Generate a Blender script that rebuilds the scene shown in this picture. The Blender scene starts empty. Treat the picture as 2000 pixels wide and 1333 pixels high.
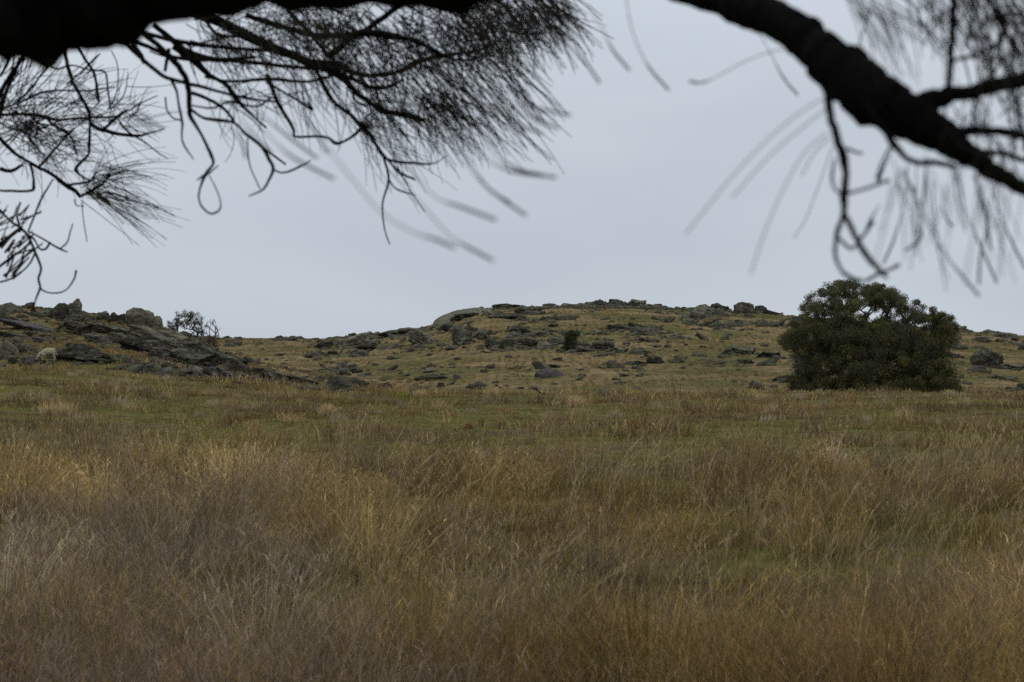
import bpy, bmesh, math, random
import numpy as np
from mathutils import Vector, noise as mnoise, Matrix, Euler

RAD = math.radians
random.seed(11)
rng = np.random.default_rng(11)
SC = bpy.context.scene
COL = SC.collection

# ------------------------------------------------------------------ camera, sky, sun, exposure
FPX = 3889.0            # focal length in pixels of the 2000 px wide photograph (70 mm)
EYE = 1.6
HOR = 700.0             # horizon row
cam_d = bpy.data.cameras.new('camera')
cam_d.lens = 70.0; cam_d.sensor_width = 36.0
cam_d.shift_y = (HOR - 666.5) / 2000.0
cam_d.clip_start = 0.05; cam_d.clip_end = 9000
cam_d.dof.use_dof = True; cam_d.dof.focus_distance = 85.0; cam_d.dof.aperture_fstop = 8.0
cam = bpy.data.objects.new('camera', cam_d); COL.objects.link(cam)
cam.location = (0, 0, EYE); cam.rotation_euler = (RAD(90), 0, 0)
SC.camera = cam

SUN_EL, SUN_AZ = RAD(58), RAD(150)
w = bpy.data.worlds.new('World'); SC.world = w; w.use_nodes = True
nt = w.node_tree; nt.nodes.clear()
N = nt.nodes.new; Lk = nt.links.new
out = N('ShaderNodeOutputWorld'); bg = N('ShaderNodeBackground'); bg.inputs['Strength'].default_value = 0.1
sky = N('ShaderNodeTexSky'); sky.sky_type = 'NISHITA'; sky.sun_disc = False
sky.sun_elevation = SUN_EL; sky.sun_rotation = SUN_AZ
hsv = N('ShaderNodeHueSaturation'); hsv.inputs['Saturation'].default_value = 0.35
Lk(sky.outputs[0], hsv.inputs['Color'])
tc = N('ShaderNodeTexCoord'); mp = N('ShaderNodeMapping'); mp.inputs['Scale'].default_value = (1.2, 1.2, 3.2)
mp.inputs['Location'].default_value = (0.37, 0.1, 0.9)
nz = N('ShaderNodeTexNoise'); nz.inputs['Scale'].default_value = 2.6; nz.inputs['Detail'].default_value = 4
nz.inputs['Roughness'].default_value = 0.45
cr = N('ShaderNodeValToRGB')
cr.color_ramp.elements[0].position = 0.3; cr.color_ramp.elements[0].color = (5.0, 5.58, 6.3, 1)
cr.color_ramp.elements[1].position = 0.7; cr.color_ramp.elements[1].color = (6.35, 6.95, 7.6, 1)
Lk(tc.outputs['Generated'], mp.inputs[0]); Lk(mp.outputs[0], nz.inputs['Vector']); Lk(nz.outputs['Fac'], cr.inputs[0])
mx = N('ShaderNodeMix'); mx.data_type = 'RGBA'; mx.inputs[0].default_value = 0.93
Lk(hsv.outputs[0], mx.inputs[6]); Lk(cr.outputs[0], mx.inputs[7])
# an overcast sky is brighter overhead than at the horizon
sx = N('ShaderNodeSeparateXYZ'); Lk(tc.outputs['Generated'], sx.inputs[0])
mr = N('ShaderNodeMapRange'); mr.inputs[1].default_value = 0.12; mr.inputs[2].default_value = 0.95
mr.inputs[3].default_value = 1.0; mr.inputs[4].default_value = 2.1; Lk(sx.outputs[2], mr.inputs[0])
vm_ = N('ShaderNodeVectorMath'); vm_.operation = 'SCALE'; Lk(mx.outputs[2], vm_.inputs[0]); Lk(mr.outputs[0], vm_.inputs['Scale'])
Lk(vm_.outputs[0], bg.inputs['Color']); Lk(bg.outputs[0], out.inputs[0])

sun_d = bpy.data.lights.new('sun', 'SUN'); sun_d.energy = 0.5; sun_d.angle = RAD(35); sun_d.color = (1, 0.96, 0.9)
sun = bpy.data.objects.new('sun', sun_d); COL.objects.link(sun)
sun.rotation_euler = (RAD(90) - SUN_EL, 0, RAD(180) - SUN_AZ)

SC.view_settings.view_transform = 'Standard'; SC.view_settings.look = 'None'
SC.view_settings.gamma = 1; SC.view_settings.exposure = 0.0
SC.render.engine = 'CYCLES'
SC.cycles.max_bounces = 5; SC.cycles.diffuse_bounces = 3; SC.cycles.transmission_bounces = 3
SC.cycles.transparent_max_bounces = 8
SC.cycles.use_denoising = False
SC.cycles.use_adaptive_sampling = False

# ------------------------------------------------------------------ small helpers
def tag(o, label=None, cat=None, group=None, kind=None):
    if label: o['label'] = label
    if cat: o['category'] = cat
    if group: o['group'] = group
    if kind: o['kind'] = kind
    return o

def link(name, me, mat=None, parent=None):
    o = bpy.data.objects.new(name, me); COL.objects.link(o)
    if mat: me.materials.append(mat)
    if parent: o.parent = parent
    return o

def empty(name, loc=(0, 0, 0)):
    o = bpy.data.objects.new(name, None); COL.objects.link(o); o.location = loc
    o.empty_display_size = 0.2
    return o

def mesh_np(name, V, loops, counts, col=None, smooth=False):
    V = np.asarray(V, np.float32).reshape(-1, 3); loops = np.asarray(loops, np.int32).ravel()
    counts = np.asarray(counts, np.int32).ravel()
    me = bpy.data.meshes.new(name)
    me.vertices.add(len(V)); me.vertices.foreach_set('co', V.ravel())
    me.loops.add(len(loops)); me.loops.foreach_set('vertex_index', loops)
    me.polygons.add(len(counts))
    st = np.zeros(len(counts), np.int32); st[1:] = np.cumsum(counts)[:-1]
    me.polygons.foreach_set('loop_start', st)
    if smooth: me.polygons.foreach_set('use_smooth', np.ones(len(counts), bool))
    if col is not None:
        a = me.color_attributes.new('tint', 'FLOAT_COLOR', 'POINT')
        c = np.ones((len(V), 4), np.float32); c[:, :3] = np.asarray(col, np.float32).reshape(-1, 3)
        a.data.foreach_set('color', c.ravel())
    me.update(calc_edges=True)
    return me

def _hash(ix, iy, seed):
    n = (ix * 374761393 + iy * 668265263 + seed * 1442695041) & 0xffffffff
    n = ((n ^ (n >> 13)) * 1274126177) & 0xffffffff
    return ((n ^ (n >> 16)) & 0xffff) / 65535.0

def vn(x, y, seed=0):
    x = np.asarray(x, float); y = np.asarray(y, float)
    ix = np.floor(x).astype(np.int64); iy = np.floor(y).astype(np.int64)
    fx = x - ix; fy = y - iy; fx = fx * fx * (3 - 2 * fx); fy = fy * fy * (3 - 2 * fy)
    a = _hash(ix, iy, seed); b = _hash(ix + 1, iy, seed); c = _hash(ix, iy + 1, seed); d = _hash(ix + 1, iy + 1, seed)
    return (a * (1 - fx) + b * fx) * (1 - fy) + (c * (1 - fx) + d * fx) * fy

def fbm(x, y, seed=0, oct=4):
    s = 0; a = 0.5; t = 0
    for i in range(oct):
        s = s + a * vn(x, y, seed + i * 17); t += a; a *= 0.55
        x = x * 2.03 + 5.1; y = y * 2.03 + 1.7
    return s / t

def sm(a, b, x):
    t = np.clip((x - a) / (b - a), 0, 1); return t * t * (3 - 2 * t)

# ------------------------------------------------------------------ terrain
CU = [-600, 0, 100, 200, 300, 400, 500, 600, 700, 800, 1000, 1500, 1700, 2000, 2600]
CV = [708, 717, 719, 723, 731, 741, 751, 759, 766, 769, 771, 771, 768, 773, 780]
RU = [-600, 0, 300, 430, 520, 560, 620, 700, 760, 820, 860, 890, 930, 980, 1050, 1100, 1200, 1260, 1300, 1350, 1420, 1500, 1560, 1600, 1700, 1850, 1900, 2000, 2600]
RV = [650, 655, 660, 661, 662, 661, 663, 659, 652, 643, 633, 620, 607, 602, 603, 602, 600, 600, 604, 608, 609, 612, 619, 623, 631, 643, 649, 657, 680]
MU = [-600, -200, 0, 60, 100, 160, 250, 310, 350, 400, 440, 480, 560, 640, 720, 800]
MV = [585, 592, 606, 609, 614, 622, 634, 646, 664, 684, 702, 716, 736, 752, 768, 790]
YC, YM, YR = 95.0, 138.0, 350.0

def gz(x, Y):
    x = np.asarray(x, float); Y = np.asarray(Y, float)
    vc = np.interp(1000 + FPX * x / YC, CU, CV)
    zc = EYE - (vc - HOR) / FPX * YC
    yy = np.clip(Y, 0, YC)
    mead = zc * (yy / YC) ** 1.35
    # past the crest the meadow dips, then the hill climbs
    dip = sm(YC, 132, Y)
    zb = -0.9
    vr = np.interp(1000 + FPX * x / np.clip(Y, 200, None), RU, RV)
    zr = EYE - (vr - HOR) / FPX * YR
    s = np.clip((Y - 128) / (YR - 128), 0, 1)
    # benches: a steeper band two thirds up, gentler crown
    P = 0.92 * s + 0.08 * sm(0.25, 0.8, s) 
    P = P + 0.022 * np.sin(s * 21 + x * 0.035) * s * (1 - s) * 4
    hill = zb + (zr - zb) * P
    base = mead * (1 - dip) + np.minimum(zb, zc) * dip
    z = base + np.where(Y > 128, hill - zb, 0)
    # rocky spur on the left
    tq = x / np.clip(Y, 60, None)
    vm = np.interp(1000 + FPX * tq, MU, MV)
    zm = EYE - (vm - HOR) / FPX * YM
    k = np.where(Y < YM, np.clip((Y - 96) / (YM - 96), 0, 1) ** 0.85, 1 - sm(YM + 2, YM + 40, Y))
    k = k * (1 - sm(-0.10, -0.055, tq))
    z = z + np.maximum(0, zm - base) * k
    # beyond the ridge
    z = np.where(Y > YR, z - (z + 2) * sm(YR + 6, YR + 160, Y) - 0.0006 * (np.clip(Y, YR, YR + 60) - YR) ** 2, z)
    # micro relief
    n = (fbm(x / 7, Y / 11, 3, 3) - 0.5) * 0.35 * sm(10, 60, Y)
    n = n * (1 - 0.6 * sm(80, 95, Y) * (1 - sm(100, 120, Y)))
    n = n + (fbm(x / 5.5 + Y * 0.02, Y / 3.2, 5, 4) - 0.5) * 0.9 * sm(128, 150, Y) * (1 - 0.5 * sm(330, 350, Y))
    n = n + (fbm(x / 1.3, Y / 1.3, 8, 3) - 0.5) * 0.10
    n = n + (fbm(x / 0.7, Y / 0.7, 12, 2) - 0.5) * 0.16 * (1 - sm(60, 100, Y))
    return z + n

def hit(u, v, y0=9.5, y1=420):
    """where the line of sight through a pixel of the photo meets the ground"""
    Ys = np.concatenate([np.arange(y0, 130, 0.15), np.arange(130, y1, 0.3)])
    t = (u - 1000) / FPX
    vz = HOR - FPX * (gz(t * Ys, Ys) - EYE) / Ys
    k = np.argmax(vz <= v)
    if vz[k] > v: k = int(np.argmin(vz))
    Y = float(Ys[k]); return t * Y, Y

def P3(u, v, d):
    return np.array([(u - 1000) / FPX * d, d, EYE + (HOR - v) / FPX * d])

# ------------------------------------------------------------------ materials
def new_mat(name):
    m = bpy.data.materials.new(name); m.use_nodes = True; t = m.node_tree; t.nodes.clear()
    o = t.nodes.new('ShaderNodeOutputMaterial'); b = t.nodes.new('ShaderNodeBsdfPrincipled')
    t.links.new(b.outputs[0], o.inputs[0]); b.inputs['Roughness'].default_value = 0.9
    b.inputs['Specular IOR Level'].default_value = 0.02
    return m, t, b

def noise_n(t, scale, detail=4, rough=0.55, vec=None, stretch=None):
    n = t.nodes.new('ShaderNodeTexNoise'); n.inputs['Scale'].default_value = scale
    n.inputs['Detail'].default_value = detail; n.inputs['Roughness'].default_value = rough
    if vec is not None:
        if stretch:
            m = t.nodes.new('ShaderNodeMapping'); m.inputs['Scale'].default_value = stretch
            t.links.new(vec, m.inputs[0]); vec = m.outputs[0]
        t.links.new(vec, n.inputs['Vector'])
    return n.outputs['Fac']

def ramp(t, fac, stops):
    r = t.nodes.new('ShaderNodeValToRGB'); e = r.color_ramp.elements
    while len(e) < len(stops): e.new(0.5)
    for i, (p, c) in enumerate(stops):
        e[i].position = p; e[i].color = (*c, 1) if len(c) == 3 else c
    t.links.new(fac, r.inputs[0]); return r.outputs[0]

def mixc(t, fac, a, b, mode='MIX'):
    m = t.nodes.new('ShaderNodeMix'); m.data_type = 'RGBA'; m.blend_type = mode
    for s, v in ((m.inputs[0], fac), (m.inputs[6], a), (m.inputs[7], b)):
        if hasattr(v, 'is_output'): t.links.new(v, s)
        elif isinstance(v, tuple): s.default_value = (*v, 1)
        else: s.default_value = v
    return m.outputs[2]

def math_n(t, op, a, b):
    m = t.nodes.new('ShaderNodeMath'); m.operation = op
    for s, v in ((m.inputs[0], a), (m.inputs[1], b)):
        if hasattr(v, 'is_output'): t.links.new(v, s)
        else: s.default_value = v
    return m.outputs[0]

def bump(t, b, h, strength, dist):
    n = t.nodes.new('ShaderNodeBump'); n.inputs['Strength'].default_value = strength; n.inputs['Distance'].default_value = dist
    t.links.new(h, n.inputs['Height']); t.links.new(n.outputs[0], b.inputs['Normal'])

def pos_n(t): return t.nodes.new('ShaderNodeNewGeometry').outputs['Position']

def ground_mat():
    m, t, b = new_mat('meadow_soil'); p = pos_n(t)
    c1 = ramp(t, noise_n(t, 0.22, 5, 0.6, p), [(0.35, (0.085, 0.076, 0.02)), (0.5, (0.11, 0.105, 0.026)), (0.62, (0.12, 0.085, 0.04)), (0.75, (0.09, 0.06, 0.035))])
    c2 = ramp(t, noise_n(t, 3.5, 6, 0.7, p), [(0.3, (0.4, 0.4, 0.4)), (0.7, (1.25, 1.2, 1.1))])
    t.links.new(mixc(t, 1.0, c1, c2, 'MULTIPLY'), b.inputs['Base Color'])
    bump(t, b, noise_n(t, 9, 5, 0.7, p), 0.8, 0.05)
    return m

def hill_mat():
    m, t, b = new_mat('hill_turf'); p = pos_n(t)
    c1 = ramp(t, noise_n(t, 0.09, 6, 0.62, p, (1, 1.0, 3)), [(0.34, (0.085, 0.085, 0.028)), (0.44, (0.115, 0.10, 0.04)), (0.53, (0.17, 0.125, 0.06)), (0.61, (0.21, 0.155, 0.078)), (0.7, (0.12, 0.08, 0.045))])
    c2 = ramp(t, noise_n(t, 0.9, 8, 0.72, p), [(0.32, (0.45, 0.45, 0.42)), (0.5, (0.95, 0.95, 0.93)), (0.68, (1.25, 1.2, 1.15))])
    t.links.new(mixc(t, 1.0, c1, c2, 'MULTIPLY'), b.inputs['Base Color'])
    bump(t, b, noise_n(t, 2.2, 7, 0.75, p), 1.0, 0.25)
    return m

def rock_mat(name, dark, mid, pale, lichen):
    m, t, b = new_mat(name); p = pos_n(t)
    tc_ = t.nodes.new('ShaderNodeTexCoord').outputs['Object']
    oi = t.nodes.new('ShaderNodeObjectInfo').outputs['Random']
    c = ramp(t, noise_n(t, 0.9, 9, 0.68, p), [(0.3, dark), (0.48, mid), (0.68, pale)])
    lf = ramp(t, noise_n(t, 1.7, 8, 0.75, p), [(0.52, (0, 0, 0)), (0.6, (1, 1, 1))])
    c = mixc(t, math_n(t, 'MULTIPLY', lf, 0.75), c, lichen)
    crk = ramp(t, noise_n(t, 1.6, 6, 0.7, p, (0.7, 0.7, 3.2)), [(0.30, (0.3, 0.3, 0.3)), (0.42, (1, 1, 1))])
    c = mixc(t, 1.0, c, crk, 'MULTIPLY')
    tone = ramp(t, oi, [(0, (0.72, 0.72, 0.74)), (0.5, (1, 1, 1)), (1, (1.22, 1.2, 1.15))])
    c = mixc(t, 1.0, c, tone, 'MULTIPLY')
    t.links.new(c, b.inputs['Base Color'])
    h = math_n(t, 'ADD', noise_n(t, 3.5, 8, 0.75, p), math_n(t, 'MULTIPLY', noise_n(t, 1.3, 5, 0.6, p, (0.6, 0.6, 4)), 1.2))
    bump(t, b, h, 1.0, 0.4)
    return m

M_SOIL = ground_mat(); M_HILL = hill_mat()
M_ROCK = {
    'g': rock_mat('weathered_grey_rock', (0.036, 0.032, 0.023), (0.112, 0.102, 0.074), (0.20, 0.186, 0.136), (0.23, 0.232, 0.148)),
    'd': rock_mat('black_stained_rock', (0.016, 0.014, 0.011), (0.054, 0.048, 0.036), (0.115, 0.106, 0.078), (0.165, 0.165, 0.108)),
    'p': rock_mat('pale_lichened_rock', (0.08, 0.075, 0.058), (0.145, 0.14, 0.11), (0.21, 0.206, 0.16), (0.24, 0.242, 0.175)),
    'm': rock_mat('mauve_grey_rock', (0.045, 0.039, 0.036), (0.11, 0.094, 0.087), (0.155, 0.14, 0.125), (0.17, 0.168, 0.13)),
}

def tint_mat(name, trans=0.0, rough=0.85, mul=(1, 1, 1)):
    m, t, b = new_mat(name)
    a = t.nodes.new('ShaderNodeVertexColor'); a.layer_name = 'tint'
    c = a.outputs['Color']
    if mul != (1, 1, 1): c = mixc(t, 1.0, c, mul, 'MULTIPLY')
    t.links.new(c, b.inputs['Base Color']); b.inputs['Roughness'].default_value = rough
    if trans:
        o = [n for n in t.nodes if n.type == 'OUTPUT_MATERIAL'][0]
        tr = t.nodes.new('ShaderNodeBsdfTranslucent'); t.links.new(c, tr.inputs['Color'])
        ms = t.nodes.new('ShaderNodeMixShader'); ms.inputs[0].default_value = trans
        t.links.new(b.outputs[0], ms.inputs[1]); t.links.new(tr.outputs[0], ms.inputs[2]); t.links.new(ms.outputs[0], o.inputs[0])
    return m

def plain_mat(name, c0, c1, scale=8, bmp=0.3, stretch=None):
    m, t, b = new_mat(name)
    tc_ = t.nodes.new('ShaderNodeTexCoord').outputs['Object']
    t.links.new(ramp(t, noise_n(t, scale, 6, 0.65, tc_, stretch), [(0.35, c0), (0.65, c1)]), b.inputs['Base Color'])
    bump(t, b, noise_n(t, scale * 2.5, 6, 0.7, tc_, stretch), bmp, 0.02)
    return m

M_GRASS = tint_mat('dry_grass', 0.25)
M_LEAF = tint_mat('gum_leaves', 0.2, 0.6, (1.42, 1.37, 1.3))
M_BARK = plain_mat('dark_bark', (0.02, 0.018, 0.016), (0.06, 0.052, 0.045), 6, 0.6, (1, 1, 0.3))
M_BARKG = plain_mat('grey_bark', (0.07, 0.06, 0.055), (0.16, 0.14, 0.125), 10)
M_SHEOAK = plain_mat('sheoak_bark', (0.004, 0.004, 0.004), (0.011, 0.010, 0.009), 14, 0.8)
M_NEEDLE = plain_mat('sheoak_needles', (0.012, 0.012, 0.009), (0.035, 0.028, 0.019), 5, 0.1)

# ------------------------------------------------------------------ ground sheets
def sheet(name, Ys, cols, mat):
    s = np.linspace(-1, 1, cols); tt = np.sign(s) * (0.42 * np.abs(s) + 1.6 * np.abs(s) ** 5)
    YY, TT = np.meshgrid(Ys, tt, indexing='ij')
    X = TT * (14 + np.clip(YY, 0, None)); Z = gz(X, YY)
    V = np.stack([X, YY, Z], -1).reshape(-1, 3)
    r, c = len(Ys), cols
    i = np.arange(r - 1)[:, None] * c + np.arange(c - 1)[None]
    L = np.stack([i, i + 1, i + c + 1, i + c], -1).reshape(-1)
    me = mesh_np(name, V, L, np.full((r - 1) * (c - 1), 4), smooth=True)
    return tag(link(name, me, mat), kind='structure')

Yn = np.concatenate([np.linspace(-60, 4, 20), np.arange(4.5, 112.1, 0.4)])
YH = np.concatenate([[Yn[-1]], np.arange(Yn[-1] + 0.4, 362, 0.5), np.geomspace(365, 4000, 30)])
sheet('meadow_ground', Yn, 420, M_SOIL)
sheet('rocky_hill', YH, 560, M_HILL)

# ------------------------------------------------------------------ blades
def blade_mesh(name, x, y, z, h, lx, ly, wd, ang, cb, ct, levels=3):
    n = len(x)
    B = np.stack([x, y, z], -1)
    S = np.linspace(0, 1, levels)
    wv = np.stack([np.cos(ang), np.sin(ang), 0 * ang], -1)
    lean = np.stack([lx, ly, 0 * lx], -1)
    V = []; C = []
    for k, s in enumerate(S):
        c = B + np.array([0, 0, 1.0]) * (h * (s - 0.25 * s * s * np.clip(np.hypot(lx, ly), 0, 1.5)))[:, None] + lean * (h * s * s)[:, None]
        col = cb * (1 - s) + ct * s
        if k < levels - 1:
            wk = (wd * (1 - 0.45 * s))[:, None] * 0.5
            V += [c - wv * wk, c + wv * wk]; C += [col, col]
        else:
            V.append(c); C.append(col)
    V = np.stack(V, 1); C = np.stack(C, 1); m = V.shape[1]
    face = []; cnt = []
    for k in range(levels - 2): face += [2 * k, 2 * k + 1, 2 * k + 3, 2 * k + 2]; cnt.append(4)
    k = levels - 2; face += [2 * k, 2 * k + 1, 2 * k + 2]; cnt.append(3)
    L = (np.arange(n)[:, None] * m + np.array(face)[None]).ravel()
    return V.reshape(-1, 3), L, np.tile(cnt, n), C.reshape(-1, 3)

def merge(parts):
    V = []; L = []; K = []; C = []; off = 0
    for v, l, k, c in parts:
        V.append(v); L.append(l + off); K.append(k); C.append(c); off += len(v)
    return np.concatenate(V), np.concatenate(L), np.concatenate(K), np.concatenate(C)

PAL = np.array([[0.315, 0.215, 0.092],     # straw
                [0.245, 0.155, 0.055],   # golden brown
                [0.205, 0.153, 0.110],   # mauve grey
                [0.150, 0.092, 0.050],   # red brown
                [0.128, 0.124, 0.028],   # green
                [0.045, 0.036, 0.026]])  # dark dead stem

def pick(n, x, Y, wts):
    W = np.stack(wts, -1); W = np.clip(W, 0.0, None) ** 2.0; W /= W.sum(-1, keepdims=True)
    r = rng.random(n)[:, None]; idx = (np.cumsum(W, -1) < r).sum(-1).clip(0, 5)
    c = PAL[idx] * rng.uniform(0.65, 1.35, (n, 1)) * rng.uniform(0.93, 1.07, (n, 3))
    return c, idx

def cf(x, y, seed, oct=3, g=2.4):
    """patch noise stretched to fill 0..1"""
    return np.clip((fbm(x, y, seed, oct) - 0.5) * g + 0.5, 0, 1)

def meadow_grass():
    parts = []
    for (ya, yb, n, nt_, lev) in ((6.5, 27, 360000, 3400, 4), (27, 112, 430000, 12000, 3)):
        e = 0.45
        def draw(k):
            Y = (ya ** e + rng.random(k) * (yb ** e - ya ** e)) ** (1 / e)
            return (rng.random(k) * 2 - 1) * (0.30 * Y + 1.2), Y
        tx, tY = draw(nt_)
        loose = rng.random(n) < (0.22 if lev == 4 else 0.33)
        tid = rng.integers(0, nt_, n)
        trad = np.exp(rng.normal(0, 0.4, nt_)) * (0.10 + 0.0035 * tY)
        x = tx[tid] + rng.normal(0, 1, n) * trad[tid]; Y = tY[tid] + rng.normal(0, 1, n) * trad[tid]
        lx0, lY0 = draw(n); x = np.where(loose, lx0, x); Y = np.where(loose, lY0, Y)
        Y = np.clip(Y, 5, 114)
        px_, pY = np.where(loose, x, tx[tid]), np.where(loose, Y, tY[tid])
        u = 1000 + FPX * px_ / pY
        left = sm(1100, 300, u)
        big = cf(px_ / 5.0, pY / 7.5, 21); med = cf(px_ / 1.6, pY / 2.6, 31); b2 = cf(px_ / 2.6, pY / 6, 35)
        bg2 = cf(px_ / 9.0, pY / 12.0, 25)
        tall = 1 - sm(18, 31, pY + (big - 0.5) * 11 + (bg2 - 0.5) * 10 - 2 * left)
        pk = sm(0.46, 0.72, med * 0.5 + b2 * 0.5)
        crest = sm(84, 91, pY) * (1 - sm(99, 106, pY))
        trnd = rng.lognormal(-0.04, 0.48, nt_)[tid]; trnd = np.where(loose, 0.42, trnd)
        rr = np.where(loose, 0, np.hypot(x - px_, Y - pY) / trad[tid]); trnd = trnd * np.exp(-0.22 * rr ** 1.5)
        tb = rng.lognormal(0, 0.28, nt_)[tid]
        hole = sm(0.62, 0.8, cf(px_ / 1.5, pY / 1.7, 55))
        h = 0.08 + tall * (0.10 + 0.20 * big + 0.42 * med) * (1 - 0.75 * hole) + (1 - tall) * pk * 0.24 + crest * 0.04
        h = h * trnd * rng.uniform(0.45, 1.15, n)
        h = np.minimum(h, 0.8)
        g1 = sm(0.58, 0.8, cf(px_ / 1.5, pY / 1.7, 55)); g2 = cf(px_ / 4.2, pY / 5.5, 56)
        green = (1 - tall) * (0.35 + 2.2 * (1 - pk) * sm(0.25, 0.6, g2)) * (1 - 0.75 * crest) + tall * (0.16 + 2.0 * g1)
        straw = 0.25 + 0.7 * pk + crest * 2.2 * med + tall * 1.1 * sm(0.55, 0.8, med) + 1.6 * sm(18, 21, pY) * (1 - sm(25, 28, pY)) * left
        gold = 0.4 + tall * (0.85 * (1 - 0.8 * left) + 1.8 * sm(0.5, 0.8, cf(px_ / 2.2, pY / 2.4, 61)) * (1 - .6 * left))
        mauve = 0.15 + tall * (0.25 + 1.5 * left * sm(22, 15, pY)) + 1.7 * sm(0.5, 0.78, cf(px_ / 2.0, pY / 3.0, 65))
        red = 0.25 + 0.7 * pk * (1 - tall) + (1.5 - 0.6 * tall) * sm(0.45, 0.75, cf(px_ / 2.7, pY / 4.2, 77))
        dark = 0.10 + 0 * x
        ct_, ti = pick(nt_, tx, tY, [np.zeros(nt_) + 1] * 6)          # placeholder draw keeps one stream per tuft
        col, idx = pick(n, x, Y, [straw, gold, mauve, red, green, dark])
        # most blades of one tuft share its kind
        first = np.full(nt_, -1); first[tid[::-1]] = np.arange(n)[::-1]
        share = (~loose) & (rng.random(n) < 0.72)
        src = first[tid]; col = np.where(share[:, None], col[src] * rng.uniform(0.7, 1.3, (n, 1)), col); idx = np.where(share, idx[src], idx)
        h = np.where(idx == 4, h * 0.6, h)
        ang = rng.uniform(0, math.pi, n)
        la = rng.uniform(0, 2 * math.pi, n); lm = np.abs(rng.normal(0.25, 0.25, n)) + (1 - tall) * 0.15
        ox = np.where(loose, 0, (x - px_) / (trad[tid] * 3)); oy = np.where(loose, 0, (Y - pY) / (trad[tid] * 3))
        tl = rng.normal(0, 0.2, nt_)[tid]
        lx = np.cos(la) * lm + 0.10 + ox * 0.9 + tl; ly = np.sin(la) * lm + oy * 0.9
        wd = np.maximum(0.0028, Y * 0.00024) * rng.uniform(0.6, 1.6, n)
        wd = np.where(idx == 4, wd * 1.4, wd)
        z = gz(x, Y) - 0.01
        col = col * np.where(loose, 0.85, tb)[:, None]
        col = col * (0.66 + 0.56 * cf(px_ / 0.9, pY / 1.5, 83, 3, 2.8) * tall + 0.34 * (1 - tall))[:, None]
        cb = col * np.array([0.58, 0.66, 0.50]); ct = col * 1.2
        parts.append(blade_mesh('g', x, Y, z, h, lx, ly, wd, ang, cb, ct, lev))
        # fluffy seed heads: short side slivers near the tops of taller stems
        sel = np.where((h > 0.24) & (rng.random(n) < (0.8 if lev == 4 else 0.5)) & (idx != 4) & (idx != 5))[0]
        for rep in range(3 if lev == 4 else 1):
            s = rng.uniform(0.6, 1.0, len(sel))
            hh = h[sel]; L = np.hypot(lx[sel], ly[sel]).clip(0, 1.5)
            bx = x[sel] + lx[sel] * hh * s * s; by = Y[sel] + ly[sel] * hh * s * s
            bz = z[sel] + hh * (s - 0.25 * s * s * L)
            a2 = rng.uniform(0, 2 * math.pi, len(sel)); m2 = rng.uniform(0.3, 1.8, len(sel))
            h2 = rng.uniform(0.025, 0.08, len(sel))
            parts.append(blade_mesh('s', bx, by, bz, h2, np.cos(a2) * m2, np.sin(a2) * m2, wd[sel] * 0.9, ang[sel],
                                    col[sel] * 1.1, col[sel] * 1.35, 3))
    # tall pale seed stems, thickest towards the right
    n = 620; Y = rng.uniform(9, 30, n) ** 1.0; q = rng.random(n) ** 0.6; x = (q * 2 - 1) * 0.27 * Y
    c = np.array([0.36, 0.27, 0.14]) * rng.uniform(0.6, 1.2, (n, 1)); h = rng.uniform(0.4, 0.85, n)
    lx = rng.normal(0.28, 0.28, n); ly = rng.normal(0, 0.2, n); wd = np.maximum(0.0042, Y * 0.0003); an = rng.uniform(-0.5, 0.5, n)
    z = gz(x, Y)
    parts.append(blade_mesh('p', x, Y, z, h, lx, ly, wd, an, c * 0.8, c, 6))
    for k in range(9):
        s_ = rng.uniform(0.72, 1.0, n)
        L_ = np.hypot(lx, ly).clip(0, 1.5)
        parts.append(blade_mesh('p', x + lx * h * s_ * s_, Y + ly * h * s_ * s_, z + h * (s_ - 0.25 * s_ * s_ * L_), rng.uniform(0.03, 0.07, n),
                                lx + rng.normal(0.2, 0.4, n), rng.normal(0, 0.4, n), wd, an, c, c * 1.1, 3))
    # scattered pale tufts in the short turf
    m = 150; tY = rng.uniform(34, 100, m); tx = (rng.random(m) * 2 - 1) * 0.28 * tY
    r_ = rng.uniform(0.1, 0.42, m); hh = rng.uniform(0.16, 0.42, m); k = 70
    R_ = np.repeat(r_, k); x = np.repeat(tx, k) + rng.normal(0, 0.5, m * k) * R_; Y = np.repeat(tY, k) + rng.normal(0, 0.5, m * k) * R_
    tone_ = np.repeat(np.array([[0.40, 0.30, 0.15], [0.30, 0.19, 0.09], [0.34, 0.27, 0.17]])[rng.integers(0, 3, m)] * rng.uniform(0.7, 1.15, (m, 1)), k, 0)
    c = tone_ * rng.uniform(0.7, 1.25, (m * k, 1)); n = m * k
    parts.append(blade_mesh('q', x, Y, gz(x, Y), np.repeat(hh, k) * rng.uniform(0.5, 1.1, n), rng.normal(0.1, 0.4, n), rng.normal(0, 0.4, n),
                            np.maximum(0.004, Y * 0.00026), rng.uniform(0, 3.14, n), c * 0.75, c * 1.1, 3))
    V, L, K, C = merge(parts)
    me = mesh_np('meadow_grass', V, L, K, C)
    tag(link('meadow_grass', me, M_GRASS), 'dry brown and green grass covering the whole meadow in front', 'grass', kind='stuff')
meadow_grass()

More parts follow.
